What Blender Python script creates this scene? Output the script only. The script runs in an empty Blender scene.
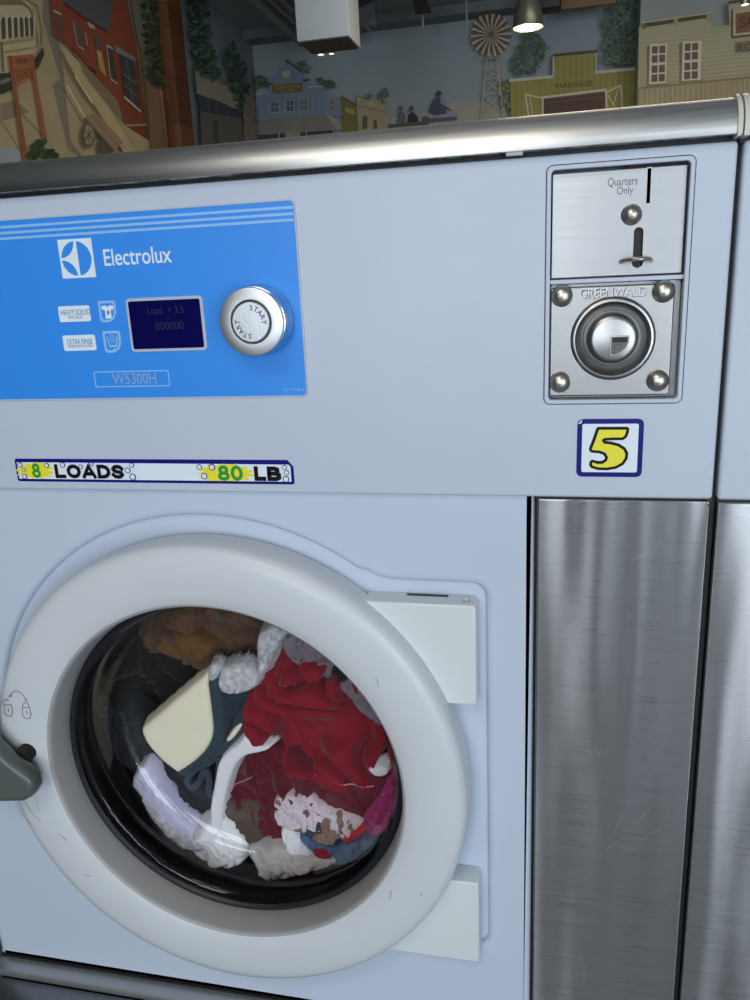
import bpy, bmesh, math, random
import numpy as np
from mathutils import Vector, Matrix
S = bpy.context.scene
C = S.collection
PI = math.pi
# ------------------------------------------------------------------ camera
EYE = 1.50                       # camera height above the floor
F_PX, YAW, PITCH, ROLL = 789.6, 0.231449, 0.278941, -0.0485411
CAM_Y = -0.86                    # washer front panels stand at y = 0
cy_, sy_, cp_, sp_, cr_, sr_ = math.cos(YAW), math.sin(YAW), math.cos(PITCH), math.sin(PITCH), math.cos(ROLL), math.sin(ROLL)
FWD = Vector((-sy_ * cp_, cy_ * cp_, -sp_)); RT0 = Vector((cy_, sy_, 0)); UP0 = RT0.cross(FWD)
RT = cr_ * RT0 + sr_ * UP0; UP = -sr_ * RT0 + cr_ * UP0
cam_d = bpy.data.cameras.new('camera'); cam = bpy.data.objects.new('camera', cam_d); C.objects.link(cam)
cam_d.sensor_fit = 'VERTICAL'; cam_d.sensor_height = 24.0; cam_d.lens = F_PX / 1000 * 24.0
cam_d.clip_start = 0.02; cam_d.clip_end = 60
cam.matrix_world = Matrix(((RT.x, UP.x, -FWD.x, 0), (RT.y, UP.y, -FWD.y, CAM_Y), (RT.z, UP.z, -FWD.z, EYE), (0, 0, 0, 1)))
S.camera = cam
# ------------------------------------------------------------------ view, world, light
S.view_settings.view_transform = 'Standard'; S.view_settings.look = 'None'
S.view_settings.exposure = 0.20; S.view_settings.gamma = 1.0; S.view_settings.use_curve_mapping = False
W = bpy.data.worlds.new('world'); S.world = W; W.use_nodes = True
W.node_tree.nodes['Background'].inputs[0].default_value = (0.62, 0.78, 1.0, 1)
W.node_tree.nodes['Background'].inputs[1].default_value = 0.05
def area(name, loc, size, power, color, rot=(0, 0, 0)):
    l = bpy.data.lights.new(name, 'AREA'); l.shape = 'RECTANGLE'; l.size, l.size_y = size; l.energy = power; l.color = color
    o = bpy.data.objects.new(name, l); o.location = loc; o.rotation_euler = rot; C.objects.link(o); return o
# daylight coming through the shop windows behind the camera (wall at y = -4.6)
WIN = [(-1.5, -0.95, 0.8), (-0.85, -0.06, 0.8), (0.50, 0.74, 0.8), (1.30, 2.45, 0.04), (2.6, 3.9, 0.04)]   # x from, x to, sill height
WIN_TOP = 2.75
DAY = (0.80, 0.90, 1.0)
for i, (a, b, c) in enumerate(WIN):
    w_, h_ = b - a, WIN_TOP - c
    area('window_daylight', ((a + b) / 2, -4.62, (WIN_TOP + c) / 2), (w_, h_), 17 * w_ * h_, DAY, (PI / 2, 0, 0))
# fill lights added without fixtures: one for the aisle, one to lift the murals
area('aisle_fill_light', (-0.6, -1.9, 2.98), (1.2, 0.5), 14, (1.0, 0.95, 0.88))
area('back_fill_light', (0.4, 2.2, 2.98), (1.2, 0.6), 15, (1.0, 0.90, 0.72))

# ------------------------------------------------------------------ helpers
def at(px, py, Y):               # point on the plane y = Y seen at that pixel
    d = ((px - 375) / F_PX) * RT - ((py - 500) / F_PX) * UP + FWD
    return Vector((0, CAM_Y, EYE)) + d * ((Y - CAM_Y) / d.y)
def at_side(px, py, X):          # point on the plane x = X
    d = ((px - 375) / F_PX) * RT - ((py - 500) / F_PX) * UP + FWD
    return Vector((0, CAM_Y, EYE)) + d * (X / d.x)
def lin(r, g, b, k=1.0):
    f = lambda v: ((v / 255) / 12.92 if v / 255 <= 0.04045 else ((v / 255 + 0.055) / 1.055) ** 2.4)
    return (min(f(r) * k, .95), min(f(g) * k, .95), min(f(b) * k, .95))
_m = {}
def mat(name, col, rough=0.5, metal=0.0, var=0.0, vscale=20, bump=0.0, bscale=80, spec=0.5, sheen=0.0, coat=0.0, stretch=None, emit=None, estr=0):
    if name in _m: return _m[name]
    m = bpy.data.materials.new(name); m.use_nodes = True; nt = m.node_tree; N = nt.nodes; L = nt.links
    p = N['Principled BSDF']; p.inputs['Base Color'].default_value = (*col, 1); p.inputs['Roughness'].default_value = rough
    p.inputs['Metallic'].default_value = metal; p.inputs['Specular IOR Level'].default_value = spec
    p.inputs['Sheen Weight'].default_value = sheen; p.inputs['Coat Weight'].default_value = coat
    if emit: p.inputs['Emission Color'].default_value = (*emit, 1); p.inputs['Emission Strength'].default_value = estr
    tc = N.new('ShaderNodeTexCoord'); src = tc.outputs['Object']
    if stretch:
        mp = N.new('ShaderNodeMapping'); mp.inputs['Scale'].default_value = stretch; L.new(src, mp.inputs[0]); src = mp.outputs[0]
    if var > 0:
        n = N.new('ShaderNodeTexNoise'); n.inputs['Scale'].default_value = vscale; n.inputs['Detail'].default_value = 5; L.new(src, n.inputs[0])
        r = N.new('ShaderNodeMapRange'); r.inputs[3].default_value = 1 - var; r.inputs[4].default_value = 1 + var; L.new(n.outputs[0], r.inputs[0])
        h = N.new('ShaderNodeHueSaturation'); h.inputs['Color'].default_value = (*col, 1); L.new(r.outputs[0], h.inputs['Value']); L.new(h.outputs[0], p.inputs['Base Color'])
    if bump > 0:
        n2 = N.new('ShaderNodeTexNoise'); n2.inputs['Scale'].default_value = bscale; n2.inputs['Detail'].default_value = 4; L.new(src, n2.inputs[0])
        b = N.new('ShaderNodeBump'); b.inputs['Strength'].default_value = bump; b.inputs['Distance'].default_value = 0.002; L.new(n2.outputs[0], b.inputs['Height']); L.new(b.outputs[0], p.inputs['Normal'])
    _m[name] = m; return m

def brushed(name, col, rough, aniso, tangent=(0, 0, 1), wav=0.0, scratches=0.0):
    m = bpy.data.materials.new(name); m.use_nodes = True; nt = m.node_tree; N = nt.nodes; L = nt.links
    p = N['Principled BSDF']; p.inputs['Base Color'].default_value = (*col, 1); p.inputs['Metallic'].default_value = 1
    p.inputs['Anisotropic'].default_value = aniso
    t = N.new('ShaderNodeCombineXYZ')
    for i in range(3): t.inputs[i].default_value = tangent[i]
    L.new(t.outputs[0], p.inputs['Tangent'])
    tc = N.new('ShaderNodeTexCoord')
    mp = N.new('ShaderNodeMapping'); mp.inputs['Scale'].default_value = (6, 6, 420); L.new(tc.outputs['Object'], mp.inputs[0])
    n = N.new('ShaderNodeTexNoise'); n.inputs['Scale'].default_value = 2; n.inputs['Detail'].default_value = 3; L.new(mp.outputs[0], n.inputs[0])
    r = N.new('ShaderNodeMapRange'); r.inputs[3].default_value = rough * .75; r.inputs[4].default_value = rough * 1.3
    L.new(n.outputs[0], r.inputs[0])
    b = N.new('ShaderNodeBump'); b.inputs['Strength'].default_value = 0.05; b.inputs['Distance'].default_value = 0.0004; L.new(n.outputs[0], b.inputs['Height'])
    last = b
    rsrc = r.outputs[0]
    if scratches > 0:            # wiping arcs left by cleaning cloths
        for (cx, cz, sc, seed) in ((-0.25, 0.55, 60, 1.3), (0.5, 0.2, 46, 4.1)):
            m2 = N.new('ShaderNodeMapping'); m2.inputs['Location'].default_value = (-cx, 0, -cz); L.new(tc.outputs['Object'], m2.inputs[0])
            wv = N.new('ShaderNodeTexWave'); wv.wave_type = 'RINGS'; wv.rings_direction = 'Y'; wv.inputs['Scale'].default_value = sc; wv.inputs['Distortion'].default_value = 3; wv.inputs['Detail'].default_value = 4; wv.inputs['Detail Scale'].default_value = 3
            L.new(m2.outputs[0], wv.inputs[0])
            ms = N.new('ShaderNodeTexNoise'); ms.inputs['Scale'].default_value = 7; ms.noise_dimensions = '4D'; ms.inputs['W'].default_value = seed; L.new(tc.outputs['Object'], ms.inputs[0])
            mr = N.new('ShaderNodeMapRange'); mr.inputs[1].default_value = .5; mr.inputs[2].default_value = .7; L.new(ms.outputs[0], mr.inputs[0])
            mu = N.new('ShaderNodeMath'); mu.operation = 'MULTIPLY'; L.new(wv.outputs['Fac'], mu.inputs[0]); L.new(mr.outputs[0], mu.inputs[1])
            b3 = N.new('ShaderNodeBump'); b3.inputs['Strength'].default_value = scratches; b3.inputs['Distance'].default_value = 0.0006
            L.new(mu.outputs[0], b3.inputs['Height']); L.new(last.outputs[0], b3.inputs['Normal']); last = b3
            ad = N.new('ShaderNodeMath'); ad.operation = 'MULTIPLY_ADD'; ad.inputs[1].default_value = .10; L.new(mu.outputs[0], ad.inputs[0]); L.new(rsrc, ad.inputs[2]); rsrc = ad.outputs[0]
    if wav > 0:                  # sheet metal is never quite flat
        mw = N.new('ShaderNodeMapping'); mw.inputs['Scale'].default_value = (15, 1, 1.6); L.new(tc.outputs['Object'], mw.inputs[0])
        nw = N.new('ShaderNodeTexNoise'); nw.inputs['Scale'].default_value = 1.0; nw.inputs['Detail'].default_value = 1; L.new(mw.outputs[0], nw.inputs[0])
        bw = N.new('ShaderNodeBump'); bw.inputs['Strength'].default_value = 1; bw.inputs['Distance'].default_value = wav; L.new(nw.outputs[0], bw.inputs['Height']); L.new(last.outputs[0], bw.inputs['Normal']); last = bw
    L.new(last.outputs[0], p.inputs['Normal']); L.new(rsrc, p.inputs['Roughness'])
    _m[name] = m; return m

def tag(o, label=None, cat=None, group=None, kind=None):
    if label: o['label'] = label
    if cat: o['category'] = cat
    if group: o['group'] = group
    if kind: o['kind'] = kind
    return o
def empty(name, loc, label, cat, group=None):
    o = bpy.data.objects.new(name, None); o.location = loc; o.empty_display_size = .1; C.objects.link(o); return tag(o, label, cat, group)
def wloc(o):
    v = Vector((0, 0, 0))
    while o is not None: v += o.location; o = o.parent
    return v
def put(name, me, mats, parent=None, smooth=True, angle=35):
    """link a mesh given in world coordinates; its origin is moved to its own middle"""
    if not isinstance(mats, (list, tuple)): mats = [mats]
    me.name = name
    ids = np.zeros(len(me.polygons), 'i'); me.polygons.foreach_get('material_index', ids)
    me.materials.clear()
    for m in mats: me.materials.append(m)
    me.polygons.foreach_set('material_index', np.minimum(ids, len(mats) - 1))
    me.update()
    n = len(me.vertices); co = np.empty(n * 3, 'f'); me.vertices.foreach_get('co', co); co = co.reshape(-1, 3)
    c = (co.min(0) + co.max(0)) / 2; me.vertices.foreach_set('co', (co - c).ravel())
    if smooth:
        me.polygons.foreach_set('use_smooth', [True] * len(me.polygons)); me.set_sharp_from_angle(angle=math.radians(angle))
    me.update()
    o = bpy.data.objects.new(name, me); C.objects.link(o)
    if parent is not None: o.parent = parent; o.location = Vector(c) - wloc(parent)
    else: o.location = Vector(c)
    return o
def bm_put(name, bm, mats, parent=None, **k):
    bmesh.ops.recalc_face_normals(bm, faces=bm.faces)
    me = bpy.data.meshes.new(name); bm.to_mesh(me); bm.free(); return put(name, me, mats, parent, **k)
def add_box(bm, lo, hi, bev=0, mi=0):
    r = bmesh.ops.create_cube(bm, size=1); vs = r['verts']
    for v in vs: v.co = Vector([lo[i] + (v.co[i] + .5) * (hi[i] - lo[i]) for i in range(3)])
    fs = {f for v in vs for f in v.link_faces}
    for f in fs: f.material_index = mi
    if bev:
        es = {e for v in vs for e in v.link_edges}
        bmesh.ops.bevel(bm, geom=list(es), offset=bev, segments=3, affect='EDGES', profile=.5)
def box(name, lo, hi, m, parent=None, bev=0.0):
    bm = bmesh.new(); add_box(bm, lo, hi, bev); return bm_put(name, bm, m, parent)
def lathe_bm(bm, prof, c, axis='Y', n=96, mi=0, a0=0, a1=2 * PI):
    full = abs(a1 - a0 - 2 * PI) < 1e-6; rings = []
    for k in range(n if full else n + 1):
        a = a0 + (a1 - a0) * k / n; ca, sa = math.cos(a), math.sin(a)
        if axis == 'Y': rings.append([bm.verts.new((c[0] + r * ca, c[1] + h, c[2] + r * sa)) for r, h in prof])
        else: rings.append([bm.verts.new((c[0] + r * ca, c[1] + r * sa, c[2] + h)) for r, h in prof])
    N_ = len(rings)
    for k in range(N_ if full else N_ - 1):
        A, B = rings[k], rings[(k + 1) % N_]
        for j in range(len(prof) - 1):
            f = bm.faces.new((A[j], A[j + 1], B[j + 1], B[j])); f.material_index = mi
    bmesh.ops.remove_doubles(bm, verts=[v for r in rings for v in r], dist=1e-6)
def lathe(name, prof, c, m, parent=None, axis='Y', n=96, **k):
    bm = bmesh.new(); lathe_bm(bm, prof, c, axis, n); return bm_put(name, bm, m, parent, **k)
def tube_bm(bm, pts, r, n=10, closed=False, mi=0):
    pts = [Vector(p) for p in pts]; rs = []; N_ = len(pts); prev = None
    for i, p in enumerate(pts):
        t = (pts[(i + 1) % N_] - pts[i - 1]) if closed else (pts[min(i + 1, N_ - 1)] - pts[max(i - 1, 0)])
        t.normalize(); a = prev if prev is not None else (Vector((0, 1, 0)) if abs(t.y) < .9 else Vector((1, 0, 0)))
        u = (a - t * a.dot(t)).normalized(); prev = u; v = t.cross(u); rr = r[i] if isinstance(r, (list, tuple)) else r
        rs.append([bm.verts.new(p + (u * math.cos(2 * PI * k / n) + v * math.sin(2 * PI * k / n)) * rr) for k in range(n)])
    for i in range(N_ if closed else N_ - 1):
        A, B = rs[i], rs[(i + 1) % N_]
        for k in range(n): bm.faces.new((A[k], A[(k + 1) % n], B[(k + 1) % n], B[k])).material_index = mi
    if not closed:
        bm.faces.new(rs[0]).material_index = mi; bm.faces.new(rs[-1]).material_index = mi
def smooth_path(pts, n=8):
    pts = [Vector(p) for p in pts]; out = []
    for i in range(len(pts) - 1):
        p0, p1, p2, p3 = pts[max(i - 1, 0)], pts[i], pts[i + 1], pts[min(i + 2, len(pts) - 1)]
        for k in range(n):
            t = k / n; out.append(.5 * ((2 * p1) + (p2 - p0) * t + (2 * p0 - 5 * p1 + 4 * p2 - p3) * t * t + (3 * p1 - p0 - 3 * p2 + p3) * t ** 3))
    return out + [pts[-1]]
def tube(name, pts, r, m, parent=None, n=10, closed=False):
    bm = bmesh.new(); tube_bm(bm, pts, r, n, closed); return bm_put(name, bm, m, parent)
def curve_mesh(cu):
    o = bpy.data.objects.new('tmp', cu); C.objects.link(o); dg = bpy.context.evaluated_depsgraph_get(); dg.update()
    me = bpy.data.meshes.new_from_object(o.evaluated_get(dg)); bpy.data.objects.remove(o); bpy.data.curves.remove(cu); return me
def fill_mesh(loops, y_front, y_back, bevel=0, res=3):
    """flat shape with holes, loops in world (x, z), solid between the two y values"""
    cu = bpy.data.curves.new('c', 'CURVE'); cu.dimensions = '2D'; cu.fill_mode = 'BOTH'
    d = abs(y_back - y_front) / 2; bevel = min(bevel, d * .98)
    cu.extrude = max(d - bevel, 0); cu.bevel_depth = bevel; cu.bevel_resolution = res; cu.offset = -bevel
    for lp in loops:
        s = cu.splines.new('POLY'); s.points.add(len(lp) - 1)
        for i, q in enumerate(lp): s.points[i].co = (q[0], q[1], 0, 1)
        s.use_cyclic_u = True
    me = curve_mesh(cu); ym = (y_front + y_back) / 2
    me.transform(Matrix(((1, 0, 0, 0), (0, 0, -1, ym), (0, 1, 0, 0), (0, 0, 0, 1)))); return me
def plate(name, loops, yf, yb, m, parent=None, bevel=0, **k): return put(name, fill_mesh(loops, yf, yb, bevel), m, parent, **k)
def rrect(x0, z0, x1, z1, r=0.0, n=6):
    if r <= 0: return [(x0, z0), (x1, z0), (x1, z1), (x0, z1)]
    out = []
    for cx, cz, a in ((x1 - r, z0 + r, -PI / 2), (x1 - r, z1 - r, 0), (x0 + r, z1 - r, PI / 2), (x0 + r, z0 + r, PI)):
        for k in range(n + 1): t = a + PI / 2 * k / n; out.append((cx + r * math.cos(t), cz + r * math.sin(t)))
    return out
def circ(x, z, r, n=32, a0=0, a1=2 * PI): return [(x + r * math.cos(a0 + (a1 - a0) * k / n), z + r * math.sin(a0 + (a1 - a0) * k / n)) for k in range(n)]
def pr(px0, py0, px1, py1, Y=0):       # rectangle on plane y=Y from top-left and bottom-right pixels
    a, b = at(px0, py0, Y), at(px1, py1, Y); return a.x, b.z, b.x, a.z
def pp(pts, Y=0): return [(lambda v: (v.x, v.z))(at(x, y, Y)) for x, y in pts]
def text_mesh(s, x0, x1, z0, z1, yf, depth=.0004, bold=0.0, shear=0, keep=False):
    cu = bpy.data.curves.new('t', 'FONT'); cu.body = s; cu.size = 1; cu.offset = bold; cu.shear = shear; cu.extrude = .001
    me = curve_mesh(cu); n = len(me.vertices); co = np.empty(n * 3, 'f'); me.vertices.foreach_get('co', co); co = co.reshape(-1, 3)
    lo, hi = co.min(0), co.max(0); sx = (x1 - x0) / (hi[0] - lo[0]); sz = (z1 - z0) / (hi[1] - lo[1])
    new = np.empty_like(co); new[:, 0] = x0 + (co[:, 0] - lo[0]) * sx; new[:, 2] = z0 + (co[:, 1] - lo[1]) * sz
    new[:, 1] = np.where(co[:, 2] > 0, yf, yf + depth); me.vertices.foreach_set('co', new.ravel().astype('f')); me.update(); return me
def text(name, s, px0, py0, px1, py1, m, parent, Y=0, lift=.0008, bold=0.0, shear=0, n_='text'):
    x0, z0, x1, z1 = pr(px0, py0, px1, py1, Y); return put(name, text_mesh(s, x0, x1, z0, z1, Y - lift, lift * .6, bold, shear), m, parent, smooth=False)
def join_meshes(ms):
    bm = bmesh.new()
    for m_, mi in ms:
        k = len(bm.faces); bm.from_mesh(m_); bm.faces.ensure_lookup_table()
        for f in bm.faces[k:]: f.material_index = mi
    me = bpy.data.meshes.new('j'); bm.to_mesh(me); bm.free(); return me

# ------------------------------------------------------------------ materials
PAINT = mat('washer_paint', (0.55, 0.61, 0.72), .36, var=.035, vscale=9, bump=.05, bscale=300, spec=.45)
PAINT2 = mat('washer_paint_lower', (0.56, 0.63, 0.75), .36, var=.03, vscale=7, bump=.04, bscale=300, spec=.45)
DOORP = mat('door_plastic', (0.66, 0.69, 0.72), .33, var=.03, vscale=14, bump=.03, bscale=200, spec=.5)
HINGEP = mat('hinge_plastic', (0.72, 0.76, 0.77), .3, var=.02, vscale=14, spec=.5)
STEEL = brushed('brushed_steel', (.40, .40, .41), .29, .985, (0, 0, 1), wav=.005, scratches=0)
STEEL_N = brushed('brushed_steel_trim', (.66, .65, .62), .33, .80, (0, 0, 1), wav=0)
STEEL_C = brushed('brushed_steel_coin', (.50, .51, .52), .40, .7, (0, 0, 1), wav=.001)
STEEL_P = mat('pressed_steel', (.33, .325, .32), .36, 1.0, var=.06, vscale=60, bump=.03, bscale=500)
CHROME = mat('bright_steel', (.78, .77, .74), .16, 1.0)
KNOBM = mat('knob_metal', (.78, .79, .80), .42, 1.0, bump=.04, bscale=500)
DARKM = mat('dark_bolt', (.60, .57, .50), .34, 1.0, var=.25, vscale=250, bump=.1, bscale=300)
BLACK = mat('black_gap', (.01, .01, .011), .6, var=.2)
RUBBER = mat('door_gasket_rubber', (.012, .013, .02), .42, bump=.05, bscale=200)
BLUE = mat('panel_blue', (.035, .29, .90), .38, var=.03, vscale=12)
BLUE_L = mat('stripe_pale_blue', (.30, .56, .90), .4)
SILVER = mat('silver_frame', (.50, .56, .66), .35, var=.03)
WHITE = mat('printed_white', (.82, .90, .96), .4, var=.02)
INK = mat('printed_blue_ink', (.12, .25, .50), .5)
NAVY = mat('sticker_navy', (.004, .001, .19), .45, var=.03, spec=.25)
NAVY2 = mat('display_glass', (.004, .003, .075), .12, var=.1)
LCD = mat('display_segments', (.007, .006, .055), .4)
STW = mat('sticker_white', (.80, .88, .96), .4, var=.01)
STY = mat('sticker_yellow', (.90, .82, .03), .4, var=.04)
STG = mat('sticker_green', (.02, .32, .06), .4, var=.04)
STK = mat('sticker_black', (.004, .004, .006), .5, var=.04, spec=.2)
ENGR = mat('engraved_grey', (.16, .16, .17), .5, var=.1)
HANDLE = mat('handle_grey', (.10, .125, .115), .28, var=.04, spec=.5)
CAPM = mat('end_cap_plastic', (.68, .66, .58), .4, var=.05, vscale=60)
RUST = mat('rust_spots', (.10, .04, .02), .8, var=.5, vscale=200)
RECESS_GREY = mat('recess_grey', (.30, .27, .24), .6, var=.3, vscale=60)

def glass_mat():
    m = bpy.data.materials.new('door_glass'); m.use_nodes = True; nt = m.node_tree; N = nt.nodes; L = nt.links
    N.remove(N['Principled BSDF']); out = N['Material Output']
    g = N.new('ShaderNodeBsdfGlossy'); g.inputs['Roughness'].default_value = .03
    t = N.new('ShaderNodeBsdfTransparent'); t.inputs[0].default_value = (.985, .99, .985, 1)
    lw = N.new('ShaderNodeLayerWeight'); lw.inputs[0].default_value = .5
    pw = N.new('ShaderNodeMath'); pw.operation = 'POWER'; pw.inputs[1].default_value = 5; L.new(lw.outputs['Facing'], pw.inputs[0])
    fr = N.new('ShaderNodeMath'); fr.operation = 'MULTIPLY_ADD'; fr.inputs[1].default_value = .5; fr.inputs[2].default_value = .03; L.new(pw.outputs[0], fr.inputs[0])
    tc = N.new('ShaderNodeTexCoord'); nz = N.new('ShaderNodeTexNoise'); nz.inputs['Scale'].default_value = 6; L.new(tc.outputs['Object'], nz.inputs[0])
    b = N.new('ShaderNodeBump'); b.inputs['Strength'].default_value = .15; b.inputs['Distance'].default_value = .004; L.new(nz.outputs[0], b.inputs['Height']); L.new(b.outputs[0], g.inputs['Normal'])
    mx = N.new('ShaderNodeMixShader'); L.new(fr.outputs[0], mx.inputs[0]); L.new(t.outputs[0], mx.inputs[1]); L.new(g.outputs[0], mx.inputs[2]); L.new(mx.outputs[0], out.inputs[0]); return m
GLASS = glass_mat()

# ------------------------------------------------------------------ room shell
Z = EYE
XL, YB, YJ, CEIL = -1.974, 5.5 - .86, 5.2 - .86, 3.026
KM = 5.2                                   # how much darker the photo shows the mural than its paint
def mc(r, g, b):
    g_ = (r + g + b) / 3; k = .76; return lin(g_ + (r - g_) * k + 1.5, g_ + (g - g_) * k + .5, g_ + (b - g_) * k - 1.5, KM)
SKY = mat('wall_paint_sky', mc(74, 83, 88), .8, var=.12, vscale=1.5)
SKY_SHADED = mat('wall_paint_sky_shaded', mc(64, 73, 78), .8, var=.12, vscale=1.5)  # same sky paint with the left wall's shade put into the colour
CEILM = mat('ceiling_paint', (.30, .31, .32), .9, var=.05)
FLOORM = mat('floor_tile', (.13, .13, .13), .4, var=.15, vscale=3)
SIDEM = mat('side_wall_paint', (.16, .16, .16), .8, var=.05)
XR = 4.2; YF = -4.7
def struct(name, lo, hi, m): return tag(box(name, lo, hi, m), kind='structure')
struct('floor', (-4.2, YF - .1, -.1), (XR, YB + .2, 0), FLOORM)
struct('ceiling', (-4.2, YF - .1, CEIL), (XR, YB + .2, CEIL + .1), CEILM)
struct('wall_left', (XL - .1, 1.2, 0), (XL, YB + .1, CEIL), SKY_SHADED)
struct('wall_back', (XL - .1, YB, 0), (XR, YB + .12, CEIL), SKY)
struct('wall_right', (XR, YF, 0), (XR + .1, YB + .1, CEIL), SIDEM)
struct('wall_side', (-4.3, YF, 0), (-4.2, 1.2, CEIL), SIDEM)
struct('wall_return', (-4.2, 1.1, 0), (XL - .1, 1.2, CEIL), SIDEM)
struct('wall_projecting', (.43, YJ, 0), (XR, YB, CEIL), mat('wall_paint_sky_right', mc(80, 84, 82), .8, var=.1, vscale=1.5))
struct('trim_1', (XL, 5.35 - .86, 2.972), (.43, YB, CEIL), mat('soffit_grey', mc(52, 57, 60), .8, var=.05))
# window wall behind the camera, with openings
bmw = bmesh.new(); xs = [-4.2] + [v for w in WIN for v in w[:2]] + [XR]
for i in range(0, len(xs), 2): add_box(bmw, (xs[i], YF, 0), (xs[i + 1], YF + .1, CEIL))
for a, b, c in WIN: add_box(bmw, (a, YF, 0), (b, YF + .1, c)); add_box(bmw, (a, YF, WIN_TOP), (b, YF + .1, CEIL))
tag(bm_put('wall_front', bmw, mat('front_wall_paint', (.10, .10, .11), .8, var=.1)), kind='structure')

pilm = mat('pillar_dark', (.05, .05, .055), .6, var=.1)
# pilaster on the left wall, brick red-brown boards
BRK = bpy.data.materials.new('pilaster_boards'); BRK.use_nodes = True
nt = BRK.node_tree; bt = nt.nodes.new('ShaderNodeTexBrick'); tcn = nt.nodes.new('ShaderNodeTexCoord'); mpn = nt.nodes.new('ShaderNodeMapping'); mpn.inputs['Rotation'].default_value = (PI / 2, 0, 0)
nt.links.new(tcn.outputs['Object'], mpn.inputs[0]); nt.links.new(mpn.outputs[0], bt.inputs[0]); nt.links.new(bt.outputs[0], nt.nodes['Principled BSDF'].inputs['Base Color'])
bt.inputs['Color1'].default_value = (*mc(70, 33, 12), 1); bt.inputs['Color2'].default_value = (*mc(54, 23, 8), 1); bt.inputs['Mortar'].default_value = (*mc(44, 18, 8), 1)
bt.inputs['Scale'].default_value = 5; bt.inputs['Mortar Size'].default_value = .012; bt.inputs['Brick Width'].default_value = .9; bt.inputs['Row Height'].default_value = .55
nt.nodes['Principled BSDF'].inputs['Roughness'].default_value = .6
pil = box('trim_2', (XL, 4.10 - .86, 0), (-1.895, 4.26 - .86, CEIL), BRK, None, .004); tag(pil, kind='structure')

# ------------------------------------------------------------------ murals
_pm = {}
def pmat(c):
    k = tuple(c)
    if k not in _pm: _pm[k] = mat('mural_paint_%d_%d_%d' % k, mc(*k), .75, var=.14, vscale=9)
    return _pm[k]
def plane_pt(pl, x, y, off):
    if pl == 'L': v = at_side(x, y, XL + .0002); v.x += off; return v
    if pl == 'B': v = at(x, y, YB); v.y -= off; return v
    v = at(x, y, YJ); v.y -= off; return v
LAY = [0.0]
def paint(name, pl, parent, items):
    """a painted piece of the mural: flat layers of paint on the wall"""
    bm = bmesh.new(); cols = []
    for it in items:
        c = it[0]; 
        if c not in cols: cols.append(c)
        mi = cols.index(c); LAY[0] += .00035; off = .001 + LAY[0]
        if it[1] == 'blobs':
            _, _, poly, n, r, cs, seed = it; rnd = random.Random(seed)
            xs_ = [q[0] for q in poly]; ys_ = [q[1] for q in poly]; k = 0; tries = 0
            while k < n and tries < n * 30:
                tries += 1; x, y = rnd.uniform(min(xs_), max(xs_)), rnd.uniform(min(ys_), max(ys_))
                if not inside(x, y, poly): continue
                k += 1; cc = rnd.choice(cs)
                if cc not in cols: cols.append(cc)
                rr = r * rnd.uniform(.5, 1.15); a0 = rnd.uniform(0, 6); m_ = 9; e = rnd.uniform(.55, 1)
                vs = [bm.verts.new(plane_pt(pl, x + rr * math.cos(a0 + 2 * PI * j / m_) * rnd.uniform(.6, 1.2), y + e * rr * math.sin(a0 + 2 * PI * j / m_) * rnd.uniform(.6, 1.2), off + k * .00002)) for j in range(m_)]
                bm.faces.new(vs).material_index = cols.index(cc)
        elif it[1] == 'line':
            _, _, pts, w = it
            for (a, b) in zip(pts, pts[1:]):
                A, B = plane_pt(pl, *a, off), plane_pt(pl, *b, off); d = B - A; nrm = Vector((1, 0, 0)) if pl == 'L' else Vector((0, -1, 0))
                s = d.cross(nrm).normalized() * (w * .0032); bm.faces.new([bm.verts.new(q) for q in (A - s, B - s, B + s, A + s)]).material_index = mi
        elif it[1] == 'disc':
            _, _, (x, y), (rx, ry), n = it
            bm.faces.new([bm.verts.new(plane_pt(pl, x + rx * math.cos(2 * PI * j / n), y + ry * math.sin(2 * PI * j / n), off)) for j in range(n)]).material_index = mi
        elif it[1] == 'text':
            _, _, s, quad = it       # quad: TL, TR, BR, BL pixels
            cu = bpy.data.curves.new('t', 'FONT'); cu.body = s; me = curve_mesh(cu); co = [v.co.copy() for v in me.vertices]
            x0, x1 = min(v.x for v in co), max(v.x for v in co); y0, y1 = min(v.y for v in co), max(v.y for v in co); vs = []
            TL, TR, BR, BL = [plane_pt(pl, *q, off) for q in quad]
            for v in co:
                u, w = (v.x - x0) / (x1 - x0), (v.y - y0) / (y1 - y0); vs.append(bm.verts.new(BL.lerp(BR, u).lerp(TL.lerp(TR, u), w)))
            for p_ in me.polygons:
                try: bm.faces.new([vs[i] for i in p_.vertices]).material_index = mi
                except ValueError: pass
        else:
            f = bm.faces.new([bm.verts.new(plane_pt(pl, *q, off)) for q in it[1]]); f.material_index = mi
    bm.normal_update(); bmesh.ops.triangulate(bm, faces=[f for f in bm.faces if len(f.verts) > 4], ngon_method='BEAUTY')
    nrm = Vector((1, 0, 0)) if pl == 'L' else Vector((0, -1, 0))
    bm.normal_update()
    for f in bm.faces:
        if f.normal.dot(nrm) < 0: f.normal_flip()
    me = bpy.data.meshes.new(name); bm.to_mesh(me); bm.free()
    return put(name, me, [pmat(c) for c in cols], parent, smooth=False)
def inside(x, y, poly):
    r = False; j = len(poly) - 1
    for i in range(len(poly)):
        xi, yi = poly[i]; xj, yj = poly[j]
        if (yi > y) != (yj > y) and x < (xj - xi) * (y - yi) / (yj - yi) + xi: r = not r
        j = i
    return r
DKG, MG, LG = (24, 40, 30), (38, 56, 38), (56, 72, 50)
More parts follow.
